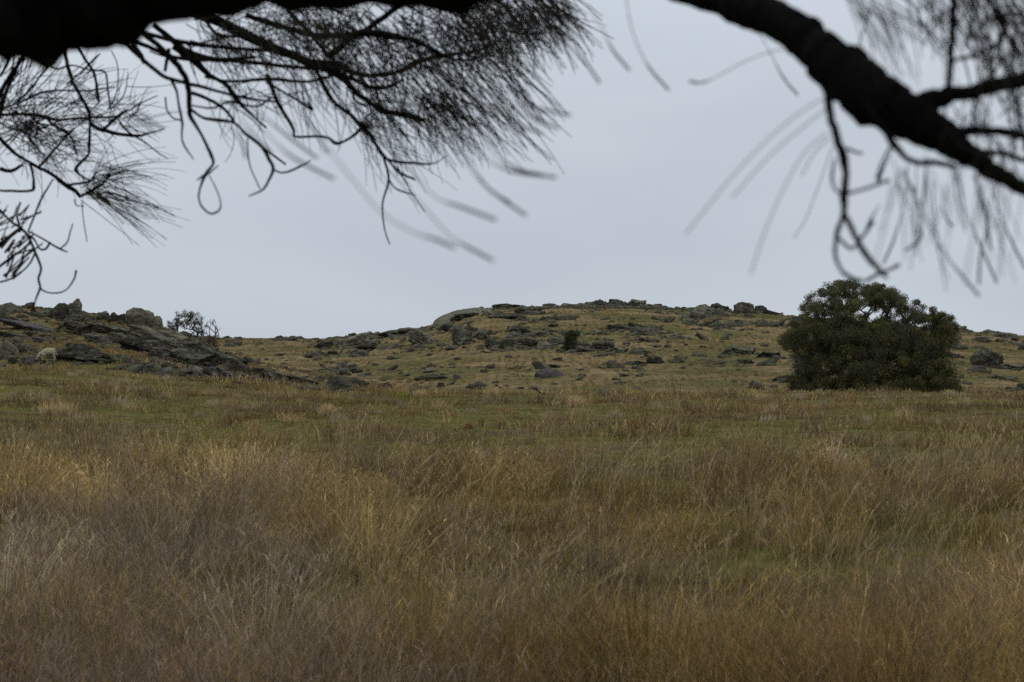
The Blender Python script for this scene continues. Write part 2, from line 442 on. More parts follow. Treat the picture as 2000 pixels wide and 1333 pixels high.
def hill_grass():
    n = 420000
    Y = (112 ** 1.5 + rng.random(n) * (356 ** 1.5 - 112 ** 1.5)) ** (1 / 1.5)
    Y[:120000] = rng.uniform(100, 160, 120000)
    x = (rng.random(n) * 2 - 1) * 0.29 * Y
    x[:120000] = rng.uniform(-0.29, -0.04, 120000) * Y[:120000]
    cell = 0.8; gx = np.floor(x / cell).astype(np.int64); gy = np.floor(Y / cell).astype(np.int64)
    k = 0.6
    x = x * (1 - k) + (gx + _hash(gx, gy, 91)) * cell * k; Y = Y * (1 - k) + (gy + _hash(gx, gy, 92)) * cell * k
    big = fbm(x / 13, Y / 17, 101, 3); med = fbm(x / 3.5, Y / 5, 111, 3)
    u = 1000 + FPX * x / Y
    gr = sm(0.5, 0.62, big) * 1.2 + 0.25
    straw = 0.55 + 1.3 * sm(0.45, 0.6, med)
    red = 0.2 + 0.8 * sm(0.52, 0.66, fbm(x / 5, Y / 8, 131, 3))
    col, idx = pick(n, x, Y, [straw, 0.5 + 0 * x, 0.45 + 0 * x, red, gr, 0.05 + 0 * x])
    h = (0.08 + 0.22 * med * sm(0.4, 0.62, med)) * rng.uniform(0.5, 1.3, n)
    h = np.where(idx == 4, h * 0.6, h)
    la = rng.uniform(0, 2 * math.pi, n); lm = rng.uniform(0.1, 0.9, n)
    wd = np.maximum(0.02, Y * 0.00022) * rng.uniform(0.7, 1.5, n)
    z = gz(x, Y) - 0.02
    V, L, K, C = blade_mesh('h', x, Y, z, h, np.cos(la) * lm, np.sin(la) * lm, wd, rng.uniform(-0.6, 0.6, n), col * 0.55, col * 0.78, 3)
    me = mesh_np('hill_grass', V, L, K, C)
    tag(link('hill_grass', me, M_GRASS), 'short straw and olive turf clothing the rocky hillsides', 'grass', kind='stuff')
hill_grass()

# ------------------------------------------------------------------ rocks
def rock_proto(kind, seed):
    r = random.Random(seed); bm = bmesh.new()
    bmesh.ops.create_icosphere(bm, subdivisions=5, radius=1.0)
    cuts = []
    nc = {'boulder': 14, 'slab': 14, 'jag': 20, 'dome': 3}[kind]
    for _ in range(nc):
        n = Vector((r.gauss(0, 1), r.gauss(0, 1), r.gauss(0, 0.7))).normalized()
        d = {'boulder': r.uniform(0.6, 0.92), 'slab': r.uniform(0.5, 0.85), 'jag': r.uniform(0.42, 0.8), 'dome': r.uniform(0.9, 0.98)}[kind]
        cuts.append((n, d))
    if kind == 'slab': cuts += [(Vector((r.uniform(-.25, .25), r.uniform(-.5, -.1), 1)).normalized(), 0.55), (Vector((r.uniform(-.3, .3), -1, 0.05)).normalized(), 0.62)]
    off = Vector((seed * 3.1, seed * 1.7, seed * 0.9))
    for v in bm.verts:
        p = v.co.copy()
        for n, d in cuts:
            e = p.dot(n) - d
            if e > 0: p -= n * e * 0.97
        amp = {'boulder': 0.15, 'slab': 0.13, 'jag': 0.24, 'dome': 0.05}[kind]
        q = p * 1.6 + off
        f = mnoise.fractal(q, 0.9, 2.1, 5)
        p += v.co.normalized() * f * amp
        if kind in ('slab', 'jag'):       # ledges along the bedding
            lay = 5.0 if kind == 'slab' else 3.5
            g = p.z * lay + mnoise.noise(p * 1.3 + off) * 0.7
            k = math.floor(g); fr = g - k
            step = (mnoise.noise(Vector((k * 7.3, seed, 0.5))) * 0.17)
            notch = -0.09 if fr < 0.16 else 0.0
            p.x += v.co.x * (step + notch); p.y += v.co.y * (step + notch)
        # cracks
        c = abs(mnoise.noise(p * 1.9 + off * 2))
        if c < 0.06: p -= v.co.normalized() * (0.06 - c) * 1.4
        v.co = p
    xs = [v.co.x for v in bm.verts]; ys = [v.co.y for v in bm.verts]; zs = [v.co.z for v in bm.verts]
    sx, sy = max(xs) - min(xs), max(ys) - min(ys); z1 = max(zs); cut = -0.35
    cx, cy = (max(xs) + min(xs)) / 2, (max(ys) + min(ys)) / 2
    for v in bm.verts:
        z = v.co.z
        if z < cut: z = cut + (z - cut) * 0.3
        v.co = Vector(((v.co.x - cx) / sx, (v.co.y - cy) / sy, (z - cut * 0.45) / (z1 - cut * 0.45)))
    me = bpy.data.meshes.new('rock'); bm.to_mesh(me); bm.free()
    me.polygons.foreach_set('use_smooth', np.ones(len(me.polygons), bool))
    try: me.set_sharp_from_angle(angle=RAD(38))
    except Exception: pass
    return me

PROTO = {k: [rock_proto(k, s) for s in ss] for k, ss in (('boulder', (1, 2, 3, 4)), ('slab', (11, 12, 13, 14, 15)), ('jag', (21, 22, 23)), ('dome', (31,)))}
PM = {}
def rock_mesh(kind, tone, i):
    key = (kind, tone, i)
    if key not in PM:
        me = PROTO[kind][i].copy(); me.name = 'rock_' + kind; me.materials.clear(); me.materials.append(M_ROCK[tone]); PM[key] = me
    return PM[key]

def put_rock(u, vb, wpx, hpx, kind, tilt, tone, label, name='rock', cat='rock', group=None, depth=None, Y=None):
    if group == G1 and vb < 648: hpx *= 1.22
    if group == G3: tilt += random.uniform(-9, 14); hpx *= 1.15
    if Y is None: x, Y = hit(u, vb)
    else: x = (u - 1000) / FPX * Y
    k = Y / FPX; W = wpx * k; H = hpx * k
    D = depth if depth else W * (0.75 if kind != 'dome' else 0.9)
    D = min(D, 7)
    i = random.randrange(len(PROTO[kind]))
    yc = Y + D * 0.32; x = x * yc / Y
    z = EYE + (HOR - vb) / FPX * Y
    o = bpy.data.objects.new(name, rock_mesh(kind, tone, i)); COL.objects.link(o)
    zf = float(gz(x, yc)); zlow = min(z, zf)
    Ht = H + max(0, z - zlow)
    o.location = (x, yc, zlow - 0.08 * H)
    a = RAD(tilt)
    gr_ = 1.22 if group == G1 else (1.35 if group == G2 and kind != 'boulder' else (1.15 if group != G4 else 0.95))
    o.scale = (W / max(0.6, math.cos(a)) * gr_, D * gr_, Ht * (1.10 if group != G2 else 0.98))
    o.rotation_euler = (RAD(random.uniform(-6, 6)), a, RAD(random.uniform(-16, 16)))
    if abs(tilt) > 3: o.scale.z = max(0.35 * Ht, (Ht - W * math.sin(abs(a)) * 0.55) * 1.1)
    if abs(tilt) > 3: o.location.z += Ht * 0.18
    tag(o, label, cat, group)
    return o

G1 = 'rocks of the left outcrop'; G2 = 'rocks along the crest of the far hill'; G3 = 'rocks in the middle band of the far hill'; G4 = 'rocks on the lower slope of the far hill'; G5 = 'rocks right of the big tree'
ROCKS = [
 # --- left outcrop (u, base row, width, height, kind, tilt, tone, label)
 (22, 612, 44, 17, 'boulder', 3, 'g', 'low rounded grey rock on the skyline at the far left edge', G1),
 (66, 612, 11, 9, 'boulder', 0, 'd', 'tiny dark knob alone on the left skyline', G1),
 (90, 619, 20, 9, 'jag', 5, 'g', 'small brownish rock just left of the twin skyline boulders', G1),
 (124, 627, 44, 26, 'boulder', 6, 'd', 'broad dark boulder leaning on the left side of the peaked skyline boulder', G1),
 (147, 630, 30, 38, 'jag', 0, 'g', 'tall peaked lichened boulder, highest point of the left skyline', G1),
 (62, 645, 104, 20, 'slab', 14, 'm', 'long smooth mauve slab sloping right below the left skyline', G1),
 (8, 630, 26, 16, 'slab', 8, 'd', 'dark slab cut by the left picture edge under the skyline', G1),
 (24, 664, 56, 17, 'slab', 10, 'd', 'dark flat slab at the left edge halfway down the outcrop', G1),
 (54, 659, 24, 12, 'jag', 8, 'd', 'small black broken rock left of the pale flat slab', G1),
 (83, 671, 34, 12, 'slab', 8, 'm', 'flat pale mauve slab in grass under the long sloping slab', G1),
 (88, 661, 22, 8, 'slab', 8, 'd', 'thin dark ledge directly above the flat pale mauve slab', G1),
 (141, 654, 56, 29, 'slab', 12, 'd', 'thick dark fronted slab under the peaked skyline boulder', G1),
 (186, 667, 40, 18, 'slab', 14, 'm', 'smooth mauve slab ending in grass above the black fronted boulder', G1),
 (174, 630, 28, 16, 'jag', 3, 'g', 'first low rough rock right of the peaked skyline boulder', G1),
 (202, 629, 26, 16, 'jag', 5, 'g', 'second low rough rock on the left skyline ridge', G1),
 (224, 631, 20, 17, 'boulder', 0, 'd', 'small dark rock with rusty stain on the skyline ridge', G1),
 (243, 631, 26, 15, 'jag', 2, 'd', 'black jagged rock touching the big domed skyline boulder', G1),
 (275, 640, 54, 29, 'boulder', 8, 'g', 'big domed grey boulder near the right end of the left skyline', G1),
 (307, 645, 17, 20, 'boulder', 6, 'g', 'small upright boulder ending the left skyline', G1),
 (220, 654, 94, 27, 'slab', 14, 'g', 'long lichened slab in the middle of the left outcrop', G1),
 (266, 688, 64, 34, 'slab', 16, 'd', 'slab with deep black face in the heart of the outcrop', G1),
 (285, 656, 52, 22, 'slab', 18, 'g', 'upper stepped slab below the domed skyline boulder', G1),
 (325, 678, 48, 26, 'slab', 20, 'g', 'middle stepped slab below the open gum tree', G1),
 (355, 684, 40, 18, 'slab', 22, 'd', 'dark wedge slab just left of the green shrub', G1),
 (303, 670, 42, 24, 'slab', 20, 'g', 'narrow slab wedged between the stepped slabs', G1),
 (161, 710, 104, 36, 'slab', 6, 'd', 'large black fronted boulder with pale top above the meadow', G1),
 (114, 695, 40, 14, 'slab', 0, 'd', 'low dark ledge on the left of the black fronted boulder', G1),
 (219, 710, 32, 18, 'slab', 16, 'g', 'grey wedge on the right of the black fronted boulder', G1),
 (10, 695, 40, 27, 'boulder', 6, 'g', 'grey rock at the left edge just above the meadow', G1),
 (36, 692, 28, 24, 'boulder', 0, 'd', 'round dark boulder near the left edge above the meadow', G1),
 (64, 713, 42, 19, 'jag', 3, 'm', 'broken mauve rock immediately left of the pale sheep', G1),
 (25, 711, 16, 13, 'boulder', 0, 'd', 'small dark stone at the meadow edge far left', G1),
 (362, 719, 98, 40, 'slab', 10, 'g', 'massive pale topped boulder in the lower outcrop', G1),
 (311, 703, 38, 26, 'jag', 8, 'm', 'rough mauve rock on the left shoulder of the massive boulder', G1),
 (402, 692, 62, 30, 'slab', 24, 'g', 'long lichened slab descending from the green shrub', G1),
 (440, 716, 58, 34, 'slab', 26, 'g', 'steep grey slab in the descending spine of the outcrop', G1),
 (464, 730, 42, 30, 'slab', 26, 'd', 'dark blunt nose at the foot of the descending spine', G1),
 (432, 741, 62, 32, 'slab', 26, 'm', 'smooth mauve slab leaning below the descending spine', G1),
 (334, 727, 42, 16, 'jag', 4, 'd', 'low dark rock in grass below the massive boulder', G1),
 (388, 731, 28, 14, 'slab', 10, 'p', 'small pale rock below the right end of the massive boulder', G1),
 (279, 720, 26, 10, 'jag', 5, 'd', 'thin dark stone left of the low dark rock in grass', G1),
 (278, 727, 26, 8, 'slab', 12, 'm', 'flat mauve stone lying in grass under the thin dark stone', G1),
 (478, 742, 40, 14, 'slab', 18, 'd', 'dark flat rock trailing from the spine into grass', G1),
 (505, 745, 32, 12, 'slab', 14, 'g', 'low grey rock at the left foot of the long whaleback', G1),
 (412, 742, 32, 10, 'slab', 12, 'g', 'thin grey slab at the meadow edge under the mauve slab', G1),
 (511, 734, 34, 18, 'slab', 14, 'd', 'dark slab joining the upper end of the long whaleback', G1),
 (570, 754, 98, 32, 'slab', 16, 'g', 'long whaleback rock right of the outcrop spine', G1),
 (583, 755, 17, 12, 'boulder', 0, 'p', 'small whitish stone in front of the long whaleback', G1),
 (661, 764, 44, 28, 'boulder', 6, 'g', 'isolated grey boulder at the right end of the left outcrop', G1),
 (640, 763, 22, 7, 'slab', 4, 'g', 'flat stone on the left foot of the isolated boulder', G1),
 (338, 668, 54, 24, 'slab', 16, 'g', 'dark slab on the skyline directly under the gum tree', G1),
 (376, 680, 46, 22, 'slab', 18, 'g', 'slab in front of the small green shrub', G1),
 (240, 672, 50, 22, 'slab', 16, 'g', 'rough slab left of the deep black face', G1),
 (418, 706, 60, 30, 'slab', 24, 'g', 'broad slab between the massive boulder and the spine', G1),
 (318, 692, 44, 22, 'jag', 16, 'd', 'dark broken rock above the massive boulder', G1),
 (455, 712, 40, 24, 'slab', 24, 'd', 'upper dark slab of the descending spine', G1),
 # --- far hill skyline
 (546, 664, 15, 10, 'jag', 0, 'd', 'small peaked rock on the low saddle skyline', G2),
 (563, 664, 20, 7, 'jag', 0, 'd', 'flat dark rock right of the peaked saddle rock', G2),
 (689, 659, 18, 10, 'jag', 0, 'd', 'small dark rock where the skyline starts to climb', G2),
 (781, 655, 70, 15, 'slab', -6, 'd', 'long dark ledge under the climbing skyline', G2),
 (912, 623, 50, 13, 'jag', -2, 'd', 'dark broken ledge at the foot of the pale dome', G2),
 (958, 612, 40, 12, 'slab', 0, 'p', 'pale slab between the smooth dome and the black rim', G2),
 (990, 603, 50, 11, 'jag', 0, 'd', 'black rim rock left of the summit crag', G2),
 (1035, 614, 48, 20, 'jag', 0, 'd', 'blackest blocky crag left of the summit', G2),
 (993, 623, 62, 12, 'slab', 0, 'd', 'long low dark ledge beneath the black rim rock', G2),
 (1076, 607, 36, 16, 'boulder', 0, 'd', 'round dark boulder right of the blackest crag', G2),
 (1110, 608, 44, 18, 'slab', 0, 'g', 'grey slab in the summit wall beside the round dark boulder', G2),
 (1143, 608, 44, 21, 'slab', 2, 'g', 'wide grey slab in the centre of the summit wall', G2),
 (1173, 608, 32, 26, 'jag', 0, 'd', 'upright dark block in the summit wall', G2),
 (1208, 606, 46, 24, 'slab', 3, 'd', 'highest dark crag of the summit wall', G2),
 (1241, 602, 34, 16, 'slab', 4, 'g', 'grey slab right of the highest crag', G2),
 (1272, 606, 34, 12, 'slab', 6, 'g', 'sloping slab ending the summit wall', G2),
 (1070, 626, 26, 9, 'jag', 0, 'd', 'dark rock on the grass below the blackest crag', G2),
 (1097, 624, 24, 10, 'jag', 0, 'g', 'grey rock on the grass below the round dark boulder', G2),
 (1304, 610, 36, 13, 'jag', 0, 'g', 'rough rocks filling the dip right of the summit wall', G2),
 (1339, 632, 26, 20, 'boulder', 0, 'g', 'tilted pale block low on the left of the eastern pile', G2),
 (1352, 609, 36, 10, 'slab', 0, 'd', 'thin dark skyline ledge left of the eastern pile', G2),
 (1362, 624, 30, 15, 'boulder', 0, 'd', 'dark boulder in the middle of the eastern pile', G2),
 (1378, 616, 44, 20, 'boulder', 4, 'g', 'largest rounded boulder of the eastern pile', G2),
 (1408, 606, 34, 12, 'jag', 6, 'd', 'black rocks on the skyline above the eastern pile', G2),
 (1405, 618, 28, 17, 'boulder', 0, 'g', 'round boulder on the right of the eastern pile', G2),
 (1391, 637, 32, 14, 'jag', 0, 'd', 'dark rock at the foot of the eastern pile', G2),
 (1420, 640, 32, 14, 'boulder', 0, 'g', 'grey rock at the right foot of the eastern pile', G2),
 (1455, 613, 42, 26, 'boulder', 0, 'd', 'big solitary domed boulder on the right skyline', G2),
 (1486, 611, 26, 16, 'boulder', 3, 'd', 'smaller boulder touching the right side of the domed skyline boulder', G2),
 (1506, 615, 26, 9, 'slab', 12, 'd', 'low dark ledge sloping off the skyline boulders', G2),
 (1488, 634, 22, 14, 'boulder', 0, 'g', 'pale upright rock under the smaller skyline boulder', G2),
 (1516, 636, 22, 9, 'jag', 0, 'd', 'small dark rock in grass left of the big tree top', G2),
 (1565, 628, 36, 12, 'jag', 0, 'd', 'dark rock on the skyline at the left shoulder of the big tree', G2),
 # --- middle band
 (635, 680, 30, 13, 'jag', -6, 'd', 'reddish dark rock on the low left slope of the hill', G3),
 (704, 680, 62, 26, 'slab', -14, 'g', 'grey tilted outcrop below the climbing skyline', G3),
 (715, 685, 36, 15, 'slab', -10, 'd', 'dark foot rock of the grey tilted outcrop', G3),
 (823, 674, 52, 30, 'slab', 18, 'g', 'large leaning grey slab left of the crumpled outcrop', G3),
 (877, 646, 32, 13, 'jag', 0, 'd', 'dark rock above the crumpled outcrop', G3),
 (903, 673, 42, 30, 'jag', 0, 'g', 'crumpled grey outcrop with many folds', G3),
 (921, 656, 28, 20, 'jag', 6, 'd', 'dark upper block of the crumpled outcrop', G3),
 (944, 665, 32, 14, 'jag', 4, 'd', 'dark blocks right of the crumpled outcrop', G3),
 (967, 683, 38, 19, 'jag', 8, 'd', 'triangular dark rock at the bottom of the middle band', G3),
 (1003, 678, 48, 18, 'slab', -12, 'g', 'pale ribbed slab climbing right from the triangular rock', G3),
 (1036, 678, 34, 18, 'jag', 6, 'd', 'pointed dark rock left of the rounded pale rock', G3),
 (1006, 650, 34, 14, 'slab', -12, 'd', 'dark wedge in the upper middle band', G3),
 (1032, 657, 28, 13, 'jag', 0, 'd', 'dark knob in the upper middle band', G3),
 (1056, 658, 30, 10, 'slab', 0, 'g', 'flat grey rock right of the dark knob', G3),
 (1062, 682, 24, 12, 'boulder', 0, 'p', 'rounded pale rock left of the dark shrub', G3),
 (1083, 672, 24, 14, 'slab', 6, 'g', 'upright grey slab just left of the dark shrub', G3),
 (1181, 683, 44, 15, 'slab', 8, 'd', 'layered dark rock right of the dark shrub', G3),
 (1207, 690, 36, 11, 'slab', 6, 'g', 'grey slab with dark right end under the layered rock', G3),
 (1138, 688, 44, 14, 'jag', 4, 'd', 'dark rubble at the foot of the dark shrub', G3),
 (1208, 645, 44, 9, 'slab', -4, 'd', 'thin dark ledge above the layered rock', G3),
 (1245, 643, 36, 12, 'jag', 2, 'd', 'dark ledge right of the thin ledge on the upper slope', G3),
 (1276, 651, 26, 12, 'boulder', 0, 'g', 'grey rock in grass at the right end of the upper ledges', G3),
 (1261, 668, 26, 9, 'slab', 4, 'd', 'small layered rock in the green hollow', G3),
 (1318, 662, 22, 9, 'slab', 4, 'g', 'lonely grey stone in the green patch of the hill', G3),
 # --- lower slope
 (1072, 738, 60, 18, 'dome', 2, 'm', 'large oval pale boulder low on the centre slope', G4),
 (1080, 719, 38, 8, 'slab', 6, 'd', 'dark ledge touching the top of the oval boulder', G4),
 (1280, 711, 36, 16, 'boulder', 0, 'd', 'rounded black boulder on the centre right slope', G4),
 (1248, 714, 36, 9, 'jag', 0, 'd', 'low dark rocks left of the rounded black boulder', G4),
 (1325, 709, 30, 10, 'boulder', 6, 'd', 'small black rock right of the rounded black boulder', G4),
 (1442, 694, 80, 21, 'slab', 6, 'g', 'fan shaped layered slab left of the big tree', G4),
 (1500, 698, 52, 11, 'slab', 3, 'd', 'dark layered ledge between the fan slab and the big tree', G4),
 (1455, 711, 40, 10, 'jag', 0, 'd', 'dark crusted ledge below the fan slab', G4),
 (1530, 748, 54, 20, 'slab', -18, 'd', 'dark wedge rock rising into the left side of the big tree', G4),
 (1482, 761, 18, 9, 'boulder', 0, 'd', 'small black stone left of the rising wedge rock', G4),
 (1177, 773, 30, 16, 'boulder', 0, 'g', 'grey boulder behind the straw tussock at the meadow crest', G4),
 (676, 719, 50, 12, 'slab', -8, 'p', 'flat pale slab low on the left slope', G4),
 (840, 728, 30, 9, 'slab', -6, 'p', 'bluish pale slab in grass on the left centre slope', G4),
 (840, 744, 74, 12, 'slab', -5, 'd', 'long layered dark ledge on the left centre slope', G4),
 (892, 741, 20, 11, 'boulder', 0, 'g', 'grey block at the right end of the layered ledge', G4),
 (710, 755, 26, 12, 'jag', 0, 'd', 'brown grey rock right of the isolated boulder', G4),
 (752, 762, 42, 15, 'jag', 3, 'd', 'two humped dark rock near the meadow crest', G4),
 (812, 766, 22, 9, 'boulder', 0, 'd', 'small black rock just above the meadow crest', G4),
 (938, 762, 38, 17, 'boulder', 2, 'g', 'grey rock with black upper edge near the meadow crest', G4),
 (862, 757, 18, 9, 'boulder', 0, 'd', 'little dark stone left of the black edged rock', G4),
 (697, 729, 26, 10, 'jag', 0, 'd', 'dark stone below the flat pale slab', G4),
 # --- right of the tree
 (1928, 716, 60, 31, 'boulder', 4, 'd', 'big black humped boulder right of the big tree', G5),
 (1974, 721, 50, 13, 'slab', 8, 'g', 'flat grey slabs trailing right of the humped boulder', G5),
 (1912, 723, 26, 9, 'slab', 3, 'm', 'flat mauve stone under the humped boulder', G5),
 (1938, 653, 34, 9, 'jag', 0, 'g', 'left rock of the pair on the right skyline', G5),
 (1968, 660, 42, 10, 'slab', 2, 'g', 'right rock of the pair on the right skyline', G5),
 (1918, 667, 32, 11, 'jag', 0, 'g', 'rock on the slope just below the right skyline pair', G5),
 (1895, 650, 14, 5, 'jag', 0, 'd', 'tiny dark rock on the skyline beside the big tree', G5),
 (1868, 700, 34, 8, 'slab', 2, 'd', 'dark flat ledge poking out of the right side of the big tree', G5),
 (1952, 742, 34, 8, 'slab', 2, 'g', 'low grey slab near the meadow crest at the right', G5),
 (1996, 763, 20, 14, 'boulder', 0, 'd', 'dark stone cut by the right picture edge', G5),
]
for (u, vb, wpx, hpx, kind, tilt, tone, lab, grp) in ROCKS:
    put_rock(u, vb, wpx, hpx, kind, tilt, tone, lab, group=grp,
             Y=345.0 if (grp == G2 and vb < 613 and u > 860) or (540 < u < 570) else None)

_x, _Y = (922 - 1000) / FPX * 334, 334.0
_o = bpy.data.objects.new('rock', rock_mesh('dome', 'g', 0)); COL.objects.link(_o)
_o.location = (_x, _Y, float(gz(_x, 330)) - 2.6); _o.scale = (13, 34, 10.0 - float(gz(_x, 330)) + 2.6); _o.rotation_euler = (RAD(2.0), RAD(-5), RAD(8))
tag(_o, 'broad smooth pale rock sheet at the left shoulder of the summit', 'rock', G2)

# countable small rocks, by patch of hillside
PATCH = [
 # u0,u1,v0,v1,n, label
 (440, 700, 668, 735, 26, 'small dark stone on the grassy slope under the low saddle'),
 (600, 860, 652, 700, 22, 'small stone among grass under the climbing skyline'),
 (700, 1040, 690, 762, 26, 'small dark stone on the lower left slope of the far hill'),
 (860, 1260, 622, 690, 40, 'small broken rock in the middle band of the far hill'),
 (1040, 1480, 692, 764, 30, 'small dark stone on the lower right slope of the far hill'),
 (1280, 1540, 628, 690, 22, 'small stone scattered below the eastern rock pile'),
 (1850, 2000, 660, 760, 9, 'small stone on the slope right of the big tree'),
]
USED = set()
def stone_label(u, v, wpx, tone, kind):
    near = sorted(ROCKS, key=lambda r_: math.hypot((r_[0] - u) / 1.4, (r_[1] - r_[3] / 2 - v)))
    size = 'tiny' if wpx < 11 else ('small' if wpx < 17 else 'smallish'); tn = {'d': 'dark', 'g': 'grey'}[tone]
    shp = {'jag': 'broken', 'slab': 'flat', 'boulder': 'rounded'}[kind]
    for r_ in near[:8]:
        du, dv = u - r_[0], v - (r_[1] - r_[3] / 2)
        dr = ('right of' if du > 0 else 'left of') if abs(du) > abs(dv) * 1.3 else ('below' if dv > 0 else 'above')
        w_ = r_[7].split()
        lab = ' '.join((size + ' ' + tn + ' ' + shp + ' stone ' + dr + ' the ' + ' '.join(w_)).split()[:16])
        if lab not in USED and len((size + tn + shp).split()) + 6 + len(w_) <= 18:
            USED.add(lab); return lab
    return None
for (u0, u1, v0, v1, n, lab) in PATCH:
    for i in range(n):
        u = random.uniform(u0, u1); v = random.uniform(v0, v1)
        ridge = float(np.interp(u, RU, RV))
        if v < ridge + 6: v = ridge + 6 + random.random() * 12
        if u < 700 and v > float(np.interp(u, MU, MV)) - 4: continue
        wpx = random.choice([7, 8, 9, 11, 13, 17]) * random.uniform(0.8, 1.2)
        kd = random.choice(['jag', 'slab', 'slab', 'boulder']); tn = random.choice('dddgg')
        put_rock(u, v, wpx, wpx * random.uniform(0.24, 0.42), kd, random.uniform(-6, 6), tn, stone_label(u, v, wpx, tn, kd) or lab,
                 name='small_rock', group=lab.replace('small', 'small rocks:', 1)[:60])

# the uncountable rubble
def rubble():
    base = PROTO['jag'][0]
    bm = bmesh.new(); bmesh.ops.create_icosphere(bm, subdivisions=2, radius=0.5)
    bv = np.array([v.co[:] for v in bm.verts]); bf = np.array([[v.index for v in f.verts] for f in bm.faces]); bm.free()
    n = 9000
    Y = (132 ** 1.6 + rng.random(n) * (350 ** 1.6 - 132 ** 1.6)) ** (1 / 1.6); x = (rng.random(n) * 2 - 1) * 0.28 * Y
    nl = 700; Y[:nl] = rng.uniform(104, 142, nl); x[:nl] = rng.uniform(-0.28, -0.08, nl) * Y[:nl]
    u = 1000 + FPX * x / Y; v = HOR - FPX * (gz(x, Y) - EYE) / Y
    dens = sm(0.46, 0.62, fbm(x / 11 + Y * 0.05, Y / 9, 201, 3)) + 0.12
    band = np.exp(-((v - 665) / 16) ** 2) * (u > 640) * (u < 1300) + np.exp(-((v - 606) / 9) ** 2) * (u > 880) * (u < 1560)
    green = np.exp(-((u - 1320) / 60) ** 2 - ((v - 665) / 18) ** 2)
    keep = rng.random(n) < dens * (0.5 + 1.6 * band) * (1 - 0.9 * green) + 0
    x, Y = x[keep], Y[keep]
    ex, ey = [], []
    for (u_, vb, wp, hp, kd, ti_, to_, la_, gr) in ROCKS:
        if gr == G2 and vb < 613 and u_ > 860: X_, Y_ = (u_ - 1000) / FPX * 344, 344.0
        else: X_, Y_ = hit(u_, vb)
        k_ = 24 if gr in (G2, G3) else (16 if gr == G1 else 6); wm = wp * Y_ / FPX
        ex.append(X_ + rng.normal(0, 0.7 * wm + 0.5, k_)); ey.append(Y_ + rng.normal(0, 1.6 + 0.4 * wm, k_))
    k_ = 420; uu = rng.uniform(1000, 1530, k_); yy = rng.uniform(336, 352, k_); ex.append((uu - 1000) / FPX * yy); ey.append(yy)
    x = np.concatenate([x] + ex); Y = np.concatenate([Y] + ey); n = len(x)
    s = rng.lognormal(-0.85, 0.6, n).clip(0.14, 1.3) * np.where(Y < 160, 0.6, 1.0) * np.where((Y > 160) & (Y < 225), 0.75, 1.0)
    sc = np.stack([s * rng.uniform(0.8, 2.1, n), s, s * rng.uniform(0.35, 0.95, n)], -1)
    a = rng.normal(0, 0.45, n)
    B = bv[None] * rng.uniform(0.7, 1.25, (n, len(bv), 1)) * sc[:, None]
    X = B[..., 0] * np.cos(a)[:, None] - B[..., 1] * np.sin(a)[:, None]; YY = B[..., 0] * np.sin(a)[:, None] + B[..., 1] * np.cos(a)[:, None]
    ta = rng.normal(0.05, 0.22, n)[:, None]
    B[..., 2] += np.tan(ta) * X
    z = gz(x, Y)
    V = np.stack([X + x[:, None], YY + Y[:, None], B[..., 2] + z[:, None] + sc[:, 2:3] * 0.10], -1)
    L = (np.arange(n)[:, None] * len(bv) + bf.ravel()[None]).ravel()
    me = mesh_np('hillside_rubble', V, L, np.full(n * len(bf), 3))
    tag(link('hillside_rubble', me, M_ROCK['g']), 'loose broken stones strewn through the grass of both rocky hillsides', 'rubble', kind='stuff')
rubble()

# ------------------------------------------------------------------ tubes
def tubes(Pts, R, k=4):
    """Pts (n,m,3), R (n,m) -> one merged set of tubes"""
    Pts = np.asarray(Pts, float); R = np.asarray(R, float); n, m, _ = Pts.shape
    T = np.gradient(Pts, axis=1); T /= np.linalg.norm(T, axis=-1, keepdims=True) + 1e-9
    up = np.where(np.abs(T[..., 1:2]) < 0.8, np.array([0, 1.0, 0]), np.array([1.0, 0, 0]))
    A = np.cross(T, up); A /= np.linalg.norm(A, axis=-1, keepdims=True) + 1e-9; B = np.cross(T, A)
    th = np.arange(k) * 2 * math.pi / k
    V = Pts[:, :, None] + R[:, :, None, None] * (A[:, :, None] * np.cos(th)[None, None, :, None] + B[:, :, None] * np.sin(th)[None, None, :, None])
    V = V.reshape(-1, 3)
    f = []
    for j in range(m - 1):
        for i in range(k):
            f += [j * k + i, j * k + (i + 1) % k, (j + 1) * k + (i + 1) % k, (j + 1) * k + i]
    L = (np.arange(n)[:, None] * m * k + np.array(f)[None]).ravel()
    return V, L, np.full(n * (m - 1) * k, 4), np.zeros((len(V), 3))

def smooth_path(pts, per=5):
    p = np.asarray(pts, float); q = np.vstack([2 * p[0] - p[1], p, 2 * p[-1] - p[-2]]); out_ = []
    for i in range(1, len(q) - 2):
        for s in np.arange(per) / per:
            out_.append(0.5 * ((2 * q[i]) + (q[i + 1] - q[i - 1]) * s + (2 * q[i - 1] - 5 * q[i] + 4 * q[i + 1] - q[i + 2]) * s * s + (-q[i - 1] + 3 * q[i] - 3 * q[i + 1] + q[i + 2]) * s ** 3))
    out_.append(p[-1]); return np.array(out_)

def tube_obj(name, parts, mat, parent=None, smooth=True):
    V, L, K, C = merge(parts)
    return link(name, mesh_np(name, V, L, K, smooth=smooth), mat, parent)

